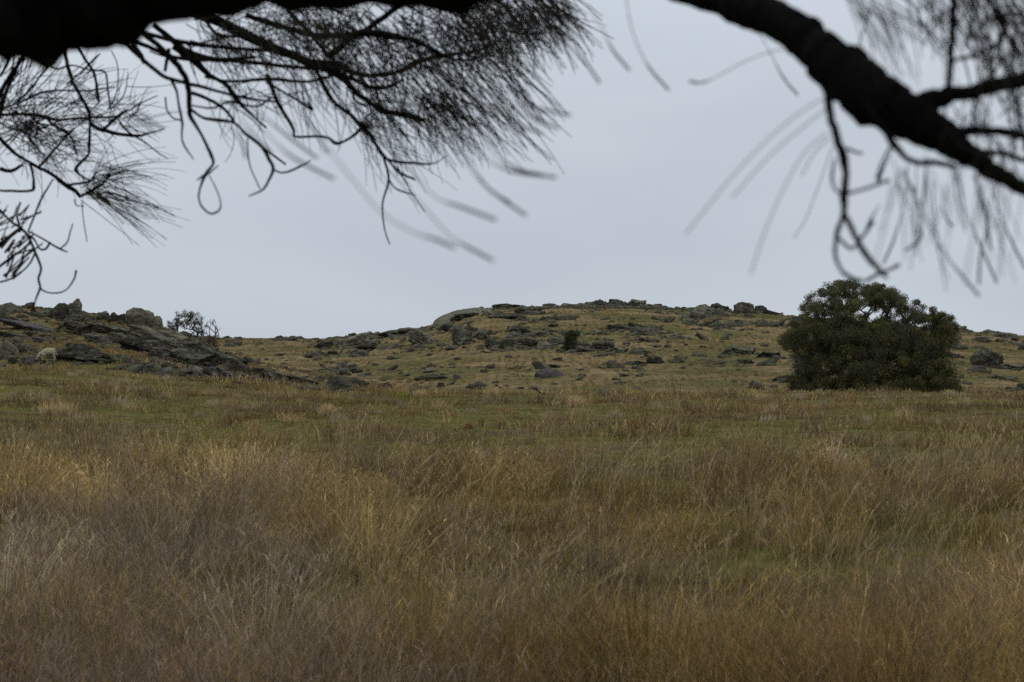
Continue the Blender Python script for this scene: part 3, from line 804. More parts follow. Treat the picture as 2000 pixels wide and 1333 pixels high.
def skeleton(roots, targets, seg=0.5, bow=0.12, spread=0.35):
    """roots: list of start points; grows limbs to each target, pipe model radii -> (A,B,ra,rb)"""
    nodes = [np.array(r, float) for r in roots]; par = [-1] * len(nodes); plen = [0.0] * len(nodes)
    tg = sorted(targets, key=lambda t: np.linalg.norm(t - nodes[0]))
    ends = []
    for t in tg:
        N_ = np.array(nodes); d = np.linalg.norm(N_ - t, axis=1)
        cost = d + spread * np.array(plen) + 2.5 * np.clip(N_[:, 2] - t[2] + 0.15, 0, None)
        i = int(np.argmin(cost)); a = nodes[i]; D = t - a; L = np.linalg.norm(D); n = max(1, int(L / seg)); last = i
        for k in range(1, n + 1):
            s = k / n; p = a + D * s
            if k < n:
                p = p + np.array([random.gauss(0, 1), random.gauss(0, 1), random.gauss(0, 0.7)]) * bow * seg
                p[2] -= bow * L * math.sin(s * math.pi) * 0.8
            nodes.append(p); par.append(last); plen.append(plen[last] + L / n); last = len(nodes) - 1
        ends.append(last)
    w_ = np.zeros(len(nodes))
    for e in ends:
        j = e
        while j >= 0: w_[j] += 1; j = par[j]
    return nodes, par, w_

def skel_parts(nodes, par, w_, r0, k=5, pw=0.45):
    A, Bm, ra, rb = [], [], [], []
    for i, p in enumerate(par):
        if p < 0: continue
        A.append(nodes[p]); Bm.append(nodes[i] + (nodes[i] - nodes[p]) * 0.06); ra.append(r0 * min(w_[p], w_[i] * 1.6) ** pw); rb.append(r0 * w_[i] ** pw)
    return [tubes(np.stack([np.array(A), np.array(Bm)], 1), np.stack([ra, rb], 1), k)]

def leaf_cloud(name, centres, radii, per, ll, lw, cols, mat, parent, droop=0.6, flat=0.75):
    c = np.repeat(np.array(centres), per, 0); r = np.repeat(np.array(radii), per); n = len(c)
    g = rng.normal(0, 1, (n, 3)); g /= np.linalg.norm(g, axis=1, keepdims=True); g *= (rng.random((n, 1)) ** 0.45)
    g[:, 2] *= flat
    p = c + g * r[:, None]
    d = rng.normal(0, 1, (n, 3)); d[:, 2] -= droop; d /= np.linalg.norm(d, axis=1, keepdims=True)
    s = np.cross(d, rng.normal(0, 1, (n, 3))); s /= np.linalg.norm(s, axis=1, keepdims=True)
    L = (ll * rng.uniform(0.6, 1.4, n))[:, None]; W = (lw * rng.uniform(0.6, 1.4, n))[:, None]
    V = np.stack([p, p + d * L * 0.5 + s * W * 0.5, p + d * L, p + d * L * 0.5 - s * W * 0.5], 1)
    cc = np.repeat(np.array(cols), per, 0) * rng.uniform(0.7, 1.3, (n, 1))
    C = np.repeat(cc[:, None], 4, 1)
    me = mesh_np(name, V, np.arange(n * 4), np.full(n, 4), C.reshape(-1, 3))
    return link(name, me, mat, parent)

def in_poly(x, y, P):
    c = False; j = len(P) - 1
    for i in range(len(P)):
        xi, yi = P[i]; xj, yj = P[j]
        if (yi > y) != (yj > y) and x < (xj - xi) * (y - yi) / (yj - yi) + xi: c = not c
        j = i
    return c

# ------------------------------------------------------------------ big tree at the meadow edge
def big_tree():
    Yt = 104.0
    poly = [(1528, 660), (1540, 642), (1566, 625), (1574, 596), (1592, 576), (1620, 556), (1650, 550), (1700, 554), (1735, 560), (1755, 578), (1795, 590), (1815, 612), (1840, 616), (1862, 636), (1866, 652), (1846, 668), (1842, 690), (1830, 700), (1852, 712), (1848, 736), (1864, 748), (1848, 762), (1700, 766), (1560, 764), (1547, 752), (1562, 728), (1553, 708), (1568, 698), (1546, 684), (1536, 668)]
    bx, bz = (1712 - 1000) / FPX * Yt, float(gz((1712 - 1000) / FPX * Yt, Yt))
    root = empty('spreading_tree', (bx, Yt, bz))
    tag(root, 'large dense dark olive tree with foliage to the ground at the right', 'tree')
    cen, rad, col = [], [], []
    tries = 0
    for _ in range(70):          # ragged skirt trailing into the grass
        u = random.uniform(1540, 1868); p = np.array([(u - 1000) / FPX * Yt, Yt - random.uniform(1.2, 4.3) * math.sqrt(max(0.05, 1 - ((u - 1704) / 172) ** 2)), 0.0])
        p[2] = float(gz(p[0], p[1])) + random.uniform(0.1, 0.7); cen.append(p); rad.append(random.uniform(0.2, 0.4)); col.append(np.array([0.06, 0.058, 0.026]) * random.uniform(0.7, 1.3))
    while len(cen) < 1120 and tries < 20000:
        tries += 1
        u = random.uniform(1525, 1870); v = random.uniform(548, 768)
        if not in_poly(u, v, poly): continue
        gap = 598 < v < 626 and (1662 < u < 1775)
        if gap and random.random() < 0.75: continue
        if v < 625 and random.random() < 0.05: continue
        if 560 < v < 592 and 1655 < u < 1668: continue
        hd = 4.3 * math.sqrt(max(0.05, 1 - ((u - 1700) / 178) ** 2))
        if v < 640: hd *= 0.55 + 0.3 * (v - 548) / 92
        y = random.uniform(-1, 1); y = math.copysign(abs(y) ** 0.7, y) * hd
        if abs(y) < hd * 0.25 and v > 640 and random.random() < 0.5: continue
        p = P3(u, v, Yt + y)
        # keep the size constant with depth: place by metres, not by angle
        p = np.array([(u - 1000) / FPX * Yt, Yt + y, EYE + (HOR - v) / FPX * Yt])
        edge = 0.30 if v < 640 else 0.42
        cen.append(p); rad.append(random.uniform(0.65, 1.25) * edge)
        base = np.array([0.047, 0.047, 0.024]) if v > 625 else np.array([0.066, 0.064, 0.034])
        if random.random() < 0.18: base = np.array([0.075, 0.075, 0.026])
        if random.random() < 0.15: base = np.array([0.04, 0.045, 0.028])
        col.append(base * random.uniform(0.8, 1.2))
    roots = [np.array([bx + dx, Yt + dy, bz - 0.05]) for dx, dy in ((0, 0), (-0.9, 0.3), (0.8, -0.3), (0.25, 0.8))]
    nodes, par, w_ = skeleton(roots, cen, 0.45, 0.16, 0.3)
    loc = np.array([bx, Yt, bz])
    nodes = [q - loc for q in nodes]
    tube_obj('trunk', skel_parts(nodes, par, w_, 0.014, 5, 0.45), M_BARK, root)
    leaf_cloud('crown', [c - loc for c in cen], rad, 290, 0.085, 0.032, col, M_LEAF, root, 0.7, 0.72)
big_tree()

# ------------------------------------------------------------------ small trees and shrubs behind the left outcrop
def px_tree(name, label, cat, Yt, ubase, vbase, targets, leaf=None, r0=0.02, trunks=1, bark=M_BARK, seg=0.25, spread=0.3, bow=0.2, group=None):
    bx = (ubase - 1000) / FPX * Yt; bz = min(float(gz(bx, Yt)), EYE + (HOR - vbase) / FPX * Yt)
    root = empty(name, (bx, Yt, bz)); tag(root, label, cat, group); loc = np.array([bx, Yt, bz])
    T = [np.array([(u - 1000) / FPX * Yt, Yt + dy, EYE + (HOR - v) / FPX * Yt]) for u, v, dy in targets]
    roots = [np.array([bx + i * 0.12, Yt + i * 0.1, bz]) for i in range(trunks)]
    nodes, par, w_ = skeleton(roots, T, seg, bow, spread)
    tube_obj('trunk', skel_parts([q - loc for q in nodes], par, w_, r0, 5, 0.42), bark, root)
    if leaf:
        per, rr, ll, lw, cols = leaf
        leaf_cloud('crown', [t - loc for t in T], [rr * random.uniform(0.6, 1.3) for _ in T], per, ll, lw,
                   [np.array(random.choice(cols)) for _ in T], M_LEAF, root)
    return root

T = []
for a in np.linspace(0.05, math.pi - 0.1, 40):
    for rr in (1.0, 0.82):
        if random.random() < 0.32: continue
        u = 364 + 37 * rr * math.cos(a) + random.uniform(-2.5, 2.5); v = 654 - 46 * rr * math.sin(a) ** 0.8 + random.uniform(-2, 3)
        if u < 345: v += 6
        T.append((u, v, random.uniform(-1.1, 1.1)))
T += [(random.uniform(326, 345), random.uniform(628, 652), random.uniform(-0.8, 0.8)) for _ in range(12)]
T += [(random.uniform(342, 372), random.uniform(622, 640), random.uniform(-0.8, 0.8)) for _ in range(9)]
T += [(random.uniform(386, 398), random.uniform(644, 655), random.uniform(-0.8, 0.8)) for _ in range(6)]
for _ in range(75):
    a = random.uniform(0.1, math.pi - 0.15); rr = random.uniform(0.45, 1.0)
    T.append((364 + 36 * rr * math.cos(a), 654 - 45 * rr * math.sin(a), random.uniform(-1.3, 1.3)))
px_tree('gum_tree', 'small open gum tree with bare curved limbs on the left ridge', 'tree', 150, 371, 664, T,
        (52, 0.20, 0.09, 0.03, [(0.05, 0.055, 0.035), (0.065, 0.065, 0.035), (0.045, 0.05, 0.035)]), 0.0115, 2)
T = []
for _ in range(75):
    s = random.random(); u = 420 + random.uniform(-1, 1) * (4 + 20 * s * (1 - s) * 2.2) - 6 * s; v = 668 - 46 * s
    T.append((u + random.uniform(-2, 2), v, random.uniform(-0.5, 0.5)))
px_tree('bare_tree', 'thin leafless tree beside the gum tree on the left ridge', 'tree', 150, 421, 676, T, None, 0.014, 1, M_BARKG, 0.2, 0.15, 0.25)
T = [(412 + random.gauss(0, 9), 666 + random.uniform(-9, 10), random.uniform(-0.7, 0.7)) for _ in range(70)]
px_tree('brown_shrub', 'twiggy reddish brown shrub at the foot of the leafless tree', 'shrub', 147, 412, 680, T,
        (45, 0.16, 0.08, 0.02, [(0.05, 0.035, 0.028), (0.06, 0.042, 0.03)]), 0.006, 3, M_BARKG)
T = [(386 + random.gauss(0, 4.5), 664 + random.uniform(-6, 8), random.uniform(-0.4, 0.4)) for _ in range(26)]
px_tree('green_shrub', 'small bright green shrub among slabs below the gum tree', 'shrub', 143, 386, 674, T,
        (70, 0.16, 0.07, 0.03, [(0.05, 0.075, 0.02), (0.04, 0.06, 0.02)]), 0.006, 2)
x_, Yb = hit(1115, 684)
T = [(1113 + random.gauss(0, 4.2), v, random.uniform(-0.8, 0.8)) for v in np.linspace(648, 680, 60)]
T += [(1112 + random.uniform(4, 26), 652 + random.uniform(-3, 4), random.uniform(-0.8, 0.8)) for _ in range(8)]
T += [(1110 + random.uniform(-8, 20), 679 + random.uniform(-5, 3), random.uniform(-0.8, 0.8)) for _ in range(16)]
px_tree('dark_shrub', 'lone upright blackish green shrub on the middle of the far hill', 'shrub', Yb, 1114, 686, T,
        (60, 0.36, 0.2, 0.07, [(0.026, 0.034, 0.018), (0.036, 0.044, 0.024)]), 0.02, 3, seg=0.5)

# ------------------------------------------------------------------ sheep
def skin_obj(name, pts, edges, mat, parent=None, sub=2, root=0):
    me = bpy.data.meshes.new(name); me.from_pydata([p[:3] for p in pts], edges, []); me.update()
    o = link(name, me, mat, parent)
    md = o.modifiers.new('skin', 'SKIN'); sv = me.skin_vertices[0].data
    for i, p in enumerate(pts): sv[i].radius = (p[3], p[4] if len(p) > 4 else p[3]); sv[i].use_root = (i == root)
    md.use_smooth_shade = True
    s = o.modifiers.new('sub', 'SUBSURF'); s.levels = sub; s.render_levels = sub
    return o

def sheep():
    x, Y = hit(97, 713)
    M_WOOL = plain_mat('cream_wool', (0.20, 0.155, 0.10), (0.38, 0.32, 0.23), 9, 1.0)
    M_FACE = plain_mat('sheep_face', (0.25, 0.2, 0.16), (0.4, 0.34, 0.28), 10, 0.2)
    z = float(gz(x, Y)) + 0.0
    pts = [(0.42, 0, 0.52, .17, .19), (0.22, 0, 0.56, .20, .22), (-0.05, 0, 0.56, .20, .23), (-0.28, 0, 0.53, .17, .19),
           (-0.45, 0, 0.42, .10, .11), (-0.56, 0, 0.28, .075), (-0.64, 0, 0.16, .07), (-0.68, 0, 0.07, .045),
           (0.36, .12, 0.33, .09), (0.42, .12, 0.2, .045), (0.38, .12, 0.03, .035), (0.34, -.12, 0.33, .09), (0.40, -.12, 0.2, .045), (0.36, -.12, 0.03, .035),
           (-0.24, .11, 0.32, .07), (-0.25, .11, 0.18, .04), (-0.25, .11, 0.03, .033), (-0.28, -.11, 0.32, .07), (-0.30, -.11, 0.18, .04), (-0.31, -.11, 0.03, .033),
           (0.53, 0, 0.44, .035), (0.55, 0, 0.3, .03),
           (-0.57, .07, 0.26, .03), (-0.56, .15, 0.24, .018), (-0.57, -.07, 0.26, .03), (-0.56, -.15, 0.24, .018)]
    ed = [(0, 1), (1, 2), (2, 3), (3, 4), (4, 5), (5, 6), (6, 7), (0, 8), (8, 9), (9, 10), (0, 11), (11, 12), (12, 13), (3, 14), (14, 15), (15, 16), (3, 17), (17, 18), (18, 19), (0, 20), (20, 21), (5, 22), (22, 23), (5, 24), (24, 25)]
    o = skin_obj('sheep', pts, ed, M_WOOL, None, 2, 1)
    o.location = (x, Y - 0.4, z + 0.16); o.rotation_euler.z = RAD(8); o.scale = (0.82, 0.82, 0.86)
    tag(o, 'cream sheep grazing head down beside a black fronted boulder', 'sheep')
sheep()

# ------------------------------------------------------------------ tussocks, weeds, stems, fallen branch
def tussock(u, v, wpx, hpx, label, tone=(0.50, 0.37, 0.19), n=260, lean=0.5):
    x, Y = hit(u, v); k = Y / FPX; W = wpx * k; H = hpx * k
    bx = rng.normal(0, W * 0.16, n); by = rng.normal(0, W * 0.16, n)
    a = rng.uniform(0, 2 * math.pi, n); m = np.abs(rng.normal(0, lean, n))
    lx = np.cos(a) * m + bx / W * 0.8; ly = np.sin(a) * m
    h = H * rng.uniform(0.45, 1.15, n); wd = np.maximum(0.003, Y * 0.00024) * rng.uniform(0.8, 1.4, n)
    c = np.array(tone)[None] * rng.uniform(0.6, 1.25, (n, 1))
    z0 = float(gz(x, Y)); z = gz(x + bx, Y + by) - z0 - 0.01
    V, L, K, C = blade_mesh('t', bx, by, z, h, lx, ly, wd, rng.uniform(0, 3.14, n), c * 0.7, c * 1.1, 4)
    o = link('grass_tussock', mesh_np('grass_tussock', V, L, K, C), M_GRASS); o.location = (x, Y, z0)
    tag(o, label, 'tussock', 'tussocks standing out of the meadow')
tussock(1126, 796, 42, 26, 'tallest straw tussock at the meadow crest in front of the grey boulder')
tussock(640, 812, 40, 26, 'straw tussock on the green turf left of centre')
tussock(820, 778, 28, 18, 'small straw tussock on the crest below the layered ledge')
tussock(962, 780, 26, 26, 'upright straw tussock on the crest left of the tallest one')
tussock(112, 812, 95, 30, 'wide pale straw tussock on the turf at the left', n=520)
tussock(940, 834, 12, 24, 'narrow yellow green tussock in the middle of the turf', (0.24, 0.22, 0.06), 120, 0.15)
tussock(915, 838, 36, 18, 'low orange brown tussock beside the narrow yellow green one', (0.3, 0.19, 0.09), 200, 0.7)
tussock(1034, 868, 40, 26, 'open straw tussock with orange base on the centre turf', (0.34, 0.24, 0.12), 150)
tussock(850, 773, 14, 10, 'tiny straw tuft right of the small crest tussock')
tussock(660, 868, 20, 24, 'narrow pale tussock left of centre below the turf', (0.34, 0.26, 0.12), 150, 0.2)
tussock(1450, 1010, 44, 46, 'dark green rush clump among the brown grass at the right', (0.06, 0.075, 0.025), 260, 0.25)
tussock(580, 970, 36, 44, 'dark green and black clump in the grass left of centre', (0.055, 0.055, 0.025), 220, 0.3)
tussock(1150, 1220, 90, 70, 'golden fan of grass low in the centre foreground', (0.26, 0.17, 0.07), 420, 0.4)
tussock(1600, 772, 22, 14, 'pale dry tuft at the left foot of the big tree', (0.38, 0.3, 0.2), 120)

M_WEED = plain_mat('dead_weed', (0.02, 0.014, 0.012), (0.05, 0.034, 0.028), 20)
M_STEM = plain_mat('pale_stem', (0.26, 0.19, 0.10), (0.40, 0.31, 0.18), 20)
def stalk(u, v, hpx, bend, label, name, cat, group, mat, branches=3, r=0.0035):
    x, Y = hit(u, v); k = Y / FPX; H = hpx * k * 1.2; z0 = float(gz(x, Y)); parts = []
    s = np.linspace(0, 1, 8)
    path = np.stack([bend * H * s ** 1.8, 0.05 * H * np.sin(s * 3), H * s], -1)
    parts.append(tubes(path[None], (r * (1 - 0.6 * s))[None], 4))
    for b in range(branches):
        t = random.uniform(0.3, 0.85); i = int(t * 7); p0 = path[i]; a = random.choice([-1, 1]) * random.uniform(0.3, 0.7); L = H * random.uniform(0.2, 0.42)
        q = np.linspace(0, 1, 4)
        pp = p0 + np.stack([a * L * q, random.uniform(-.4, .4) * L * q, L * q ** 1.2], -1)
        parts.append(tubes(pp[None], (r * 0.6 * (1 - 0.6 * q))[None], 3))
    if mat is M_STEM:      # loose seed head
        for b in range(16):
            t = random.uniform(0.6, 1.0); i = min(7, int(t * 7.5)); q = np.linspace(0, 1, 3); L = 0.05 + 0.03 * random.random()
            pp = path[i] + np.stack([random.uniform(-.5, .7) * L * q, random.uniform(-.4, .4) * L * q, L * q * random.uniform(0.2, 1)], -1)
            parts.append(tubes(pp[None], (r * 0.7 * (1 - 0.5 * q))[None], 3))
    o = tube_obj(name, parts, mat); o.location = (x, Y, z0 - 0.01); tag(o, label, cat, group)
WG = 'dead weed stalks standing in the meadow'; SG = 'tall pale seed stems in the meadow'
for u, v, h, b, n, lab in ((47, 1055, 92, 0.05, 1, 'straight thin dark stalk nearest the left edge'), (142, 1035, 72, 0.12, 1, 'dark stalk leaning right, second from the left edge'),
        (172, 1060, 68, 0.1, 3, 'forked dark weed right of the leaning left stalk'), (262, 1030, 78, -0.15, 4, 'branching dark weed below the straw band at left'),
        (615, 965, 72, 0.2, 1, 'slim dark stalk above the left centre grass'), (575, 985, 60, -0.05, 4, 'bushy dark weed beside the dark green clump'),
        (110, 1275, 60, 0.15, 3, 'short black weed in the bottom left grass'), (462, 1290, 110, 0.15, 4, 'tall branching dark weed in the lower left foreground'),
        (500, 1310, 95, 0.2, 2, 'dark weed standing close right of the tall branching one'), (560, 1260, 130, 0.22, 2, 'long dark weed leaning right in the lower left foreground'),
        (695, 1180, 64, 0.1, 3, 'dark weed at mid height left of centre foreground'), (250, 1310, 60, 0.1, 2, 'thin dark weed at the bottom left of centre'),
        (1395, 1230, 70, 0.03, 1, 'upright dark stalk in the right of centre foreground'), (1925, 1170, 42, 0.7, 0, 'short dark stick leaning strongly right at the right side'),
        (1985, 782, 26, 0.05, 1, 'tiny dark stalk on the crest by the right edge')):
    stalk(u, v, h, b, lab, 'dead_weed', 'weed', WG, M_WEED, n, 0.007 if v > 900 else 0.014)
for u, v, h, b, lab in ((870, 1070, 72, 0.2, 'pale green curved stem alone in the centre grass'), (830, 920, 80, 0.25, 'pale seed stem left of centre below the turf'),
        (850, 925, 70, 0.5, 'pale stem leaning right beside another left of centre'), (1034, 920, 60, 0.25, 'pale stem under the open straw tussock'),
        (1460, 1050, 90, 0.6, 'thick pale seed stem leaning right across brown grass'), (1625, 960, 80, 0.1, 'pale upright stem in the right middle grass'),
        (1655, 980, 90, 0.12, 'tall pale stem right of the upright middle one'), (1690, 1200, 120, 0.08, 'tall golden stem in the right foreground'),
        (1715, 1200, 130, 0.2, 'golden stem leaning right beside the tall golden one'), (1975, 1140, 170, 0.2, 'tallest golden stem by the right edge'),
        (1962, 1150, 140, 0.12, 'shorter golden stem just left of the tallest'), (1350, 1260, 110, 0.1, 'pale stem low right of centre'),
        (1385, 1333, 200, 0.55, 'long pale stem leaning right at the bottom'), (1310, 1320, 150, 0.5, 'pale leaning stem at the bottom centre right'),
        (1050, 1130, 70, 0.5, 'curved pale stem in the centre foreground'), (360, 1320, 100, 0.05, 'straight pale stem at the bottom left'),
        (1500, 935, 60, 0.2, 'pale stem on the green turf at the right'), (1585, 1320, 120, 0.1, 'pale stem at the bottom right')):
    stalk(u, v, h, b, lab, 'seed_stem', 'grass stem', SG, M_STEM, 0, 0.0042)

x, Y = hit(1055, 774); z0 = float(gz(x, Y)); Lb = 26 * Y / FPX
q = np.linspace(0, 1, 6)
parts = [tubes(np.stack([-Lb / 2 + Lb * q, 0.2 * q, 0.32 - 0.28 * q + 0.05 * np.sin(q * 9)], -1)[None], (0.045 * (1 - 0.5 * q))[None], 6),
         tubes(np.stack([-Lb * 0.1 - 0.1 * q, 0.1 + 0.2 * q, 0.2 + 0.22 * q], -1)[None], (0.02 * (1 - 0.5 * q))[None], 5)]
o = tube_obj('fallen_branch', parts, M_BARK); o.location = (x, Y, z0); tag(o, 'dark fallen branch lying at the crest left of the tallest tussock', 'branch')

# ------------------------------------------------------------------ overhanging she-oak
SHE = empty('sheoak_tree', (-3.1, 3.6, 0)); tag(SHE, 'black overhanging she-oak limbs and drooping needles across the top', 'tree')
SL = np.array([-3.1, 3.6, 0])
def px_path(pts, d0=None):
    """(u,v,r[,d]) -> world points + radii"""
    W = []; R = []
    for p in pts:
        d = p[3] if len(p) > 3 else d0
        W.append(P3(p[0], p[1], d)); R.append(p[2] * d / FPX)
    return np.array(W), np.array(R)
def limb(W, R, k=10, per=6, rough=0.0):
    Q = smooth_path(np.hstack([W, np.array(R)[:, None]]), per)
    if rough:
        rg = np.random.default_rng(len(Q) * 7 + int(abs(Q[0, 0]) * 1e4) % 997)
        t = np.arange(len(Q)); kn = rg.normal(0, 1, len(Q) // 3 + 3)
        Q[:, 3] *= 1 + rough * np.clip(np.interp(t, np.arange(len(kn)) * 3, kn), -1.5, 1.8)
        Q[1:-1, :3] += rg.normal(0, 0.10, (len(Q) - 2, 3)) * Q[1:-1, 3:4]
    return tubes((Q[:, :3] - SL)[None], np.clip(Q[:, 3], 0.0006, None)[None], k)
z_tr = float(gz(-3.1, 3.6))
# trunk and hidden upper limbs
parts = [limb(np.array([[-3.1, 3.6, z_tr - 0.1], [-3.05, 3.55, 0.8], [-2.95, 3.45, 1.7], [-2.9, 3.4, 2.6], [-2.7, 3.2, 3.8], [-2.8, 2.9, 5.2], [-2.7, 2.8, 6.6]]), [0.26, 0.21, 0.19, 0.16, 0.12, 0.08, 0.03], 14, 6, 0.08)]
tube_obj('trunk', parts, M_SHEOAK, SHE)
# heavy limb along the top left
W = [np.array([-2.93, 3.42, 1.75]), np.array([-1.9, 2.9, 2.02])]; R = [0.13, 0.10]
w2, r2 = px_path([(-200, -30, 140, 2.2), (0, -25, 140, 2.2), (70, -27, 143, 2.2), (130, -38, 144, 2.2), (200, -66, 138, 2.2), (270, -80, 126, 2.2), (400, -80, 108, 2.2), (560, -80, 98, 2.2), (750, -84, 94, 2.2), (860, -78, 94, 2.2), (920, -78, 92, 2.2), (970, -110, 88, 2.2), (1150, -210, 80, 2.3), (1400, -330, 60, 2.5), (1800, -420, 40, 2.8)])
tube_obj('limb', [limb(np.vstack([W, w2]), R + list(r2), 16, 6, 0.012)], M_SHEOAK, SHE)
# right limb and its forks
w2, r2 = px_path([(1100, -150, 24, 2.9), (1240, -62, 26, 2.8), (1365, -14, 27, 2.6), (1440, 14, 30, 2.5), (1490, 28, 32, 2.4), (1540, 52, 33, 2.35), (1590, 90, 37, 2.3), (1635, 132, 46, 2.25), (1690, 180, 49, 2.2), (1750, 216, 43, 2.2), (1800, 242, 40, 2.2), (1850, 274, 30, 2.2), (1890, 302, 22, 2.2), (1940, 335, 17, 2.2), (2000, 368, 14, 2.2), (2100, 425, 12, 2.25), (2300, 520, 8, 2.3)])
r2 = r2 * 1.12
W = [np.array([-2.9, 3.4, 2.5]), np.array([-1.6, 3.3, 2.5])]
rl = [limb(np.vstack([W, w2]), [0.07, 0.04] + list(r2), 14, 6, 0.025)]
for pl in ([(1770, 222, 30), (1800, 205, 24), (1850, 188, 17), (1900, 180, 14), (1950, 168, 15), (2000, 156, 17), (2100, 140, 15), (2300, 100, 12)],
           [(1850, 262, 20), (1885, 256, 11), (1930, 256, 9), (1965, 258, 9), (2000, 266, 8), (2150, 280, 6)],
           [(1895, 304, 14), (1925, 298, 7), (1965, 301, 6), (2000, 314, 5.5), (2100, 340, 4)]):
    w2, r2 = px_path(pl, 2.2); rl.append(limb(w2, r2, 10, 5, 0.06))
tube_obj('limb', rl, M_SHEOAK, SHE)

def twigs(lines, d0, jd=0.25, k=6):
    out_ = []
    for pl in lines:
        dd = d0 + random.uniform(-jd, jd)
        w2, r2 = px_path([(p[0], p[1], p[2] if len(p) > 2 else 1.6) for p in pl], dd)
        out_.append(limb(w2, r2, k, 4, 0.13))
    return out_
RT = [[(1617, 175, 10), (1622, 225, 8), (1635, 270, 8), (1648, 310, 9), (1652, 340, 7), (1648, 380, 7), (1648, 415, 6), (1640, 440, 5), (1633, 465, 5), (1632, 500, 4.5), (1645, 530, 4), (1665, 545, 4), (1685, 550, 4)],
      [(1648, 410, 5), (1660, 440, 5), (1680, 480, 5), (1710, 520, 6), (1733, 543, 4)], [(1690, 550, 3), (1715, 536, 4), (1740, 526, 3), (1756, 517, 4)],
      [(1685, 205, 10), (1720, 245, 7), (1738, 272, 8), (1765, 305, 6), (1790, 317, 5.5), (1830, 318, 5), (1868, 328, 5)],
      [(1630, 310, 3), (1625, 350, 3), (1640, 378, 3), (1680, 372, 3), (1720, 358, 3), (1737, 352, 3.5)],
      [(1740, 285, 3), (1722, 320, 3), (1712, 352, 3)], [(1638, 465, 3), (1662, 486, 3), (1682, 466, 3), (1706, 432, 3)], [(1655, 290, 3), (1670, 297, 3), (1685, 300, 3)],
      [(1866, -40, 6), (1860, 60, 6), (1856, 115, 6), (1851, 190, 6)], [(1855, 120, 4), (1900, 108, 4), (1940, 95, 4.5), (1960, 50, 5), (1940, -20, 5)],
      [(1850, 170, 4), (1820, 190, 4), (1800, 205, 4)], [(1935, 100, 4), (1932, 160, 4)], [(2000, 110, 5), (1975, 80, 5), (1950, 40, 5), (1925, -20, 5)],
      [(1980, 170, 4), (1985, 230, 3), (1990, 260, 3)], [(1905, 258, 3), (1900, 215, 3), (1915, 180, 3)]]
def twig_parts(L_, d, j, k=6, f=1.0):
    for t_ in twigs([[(p[0], p[1], (p[2] if len(p) > 2 else 1.6) * f) for p in l_] for l_ in L_], d, j, k): tube_obj('twig', [t_], M_SHEOAK, SHE)
twig_parts(RT, 2.2, 0.1)
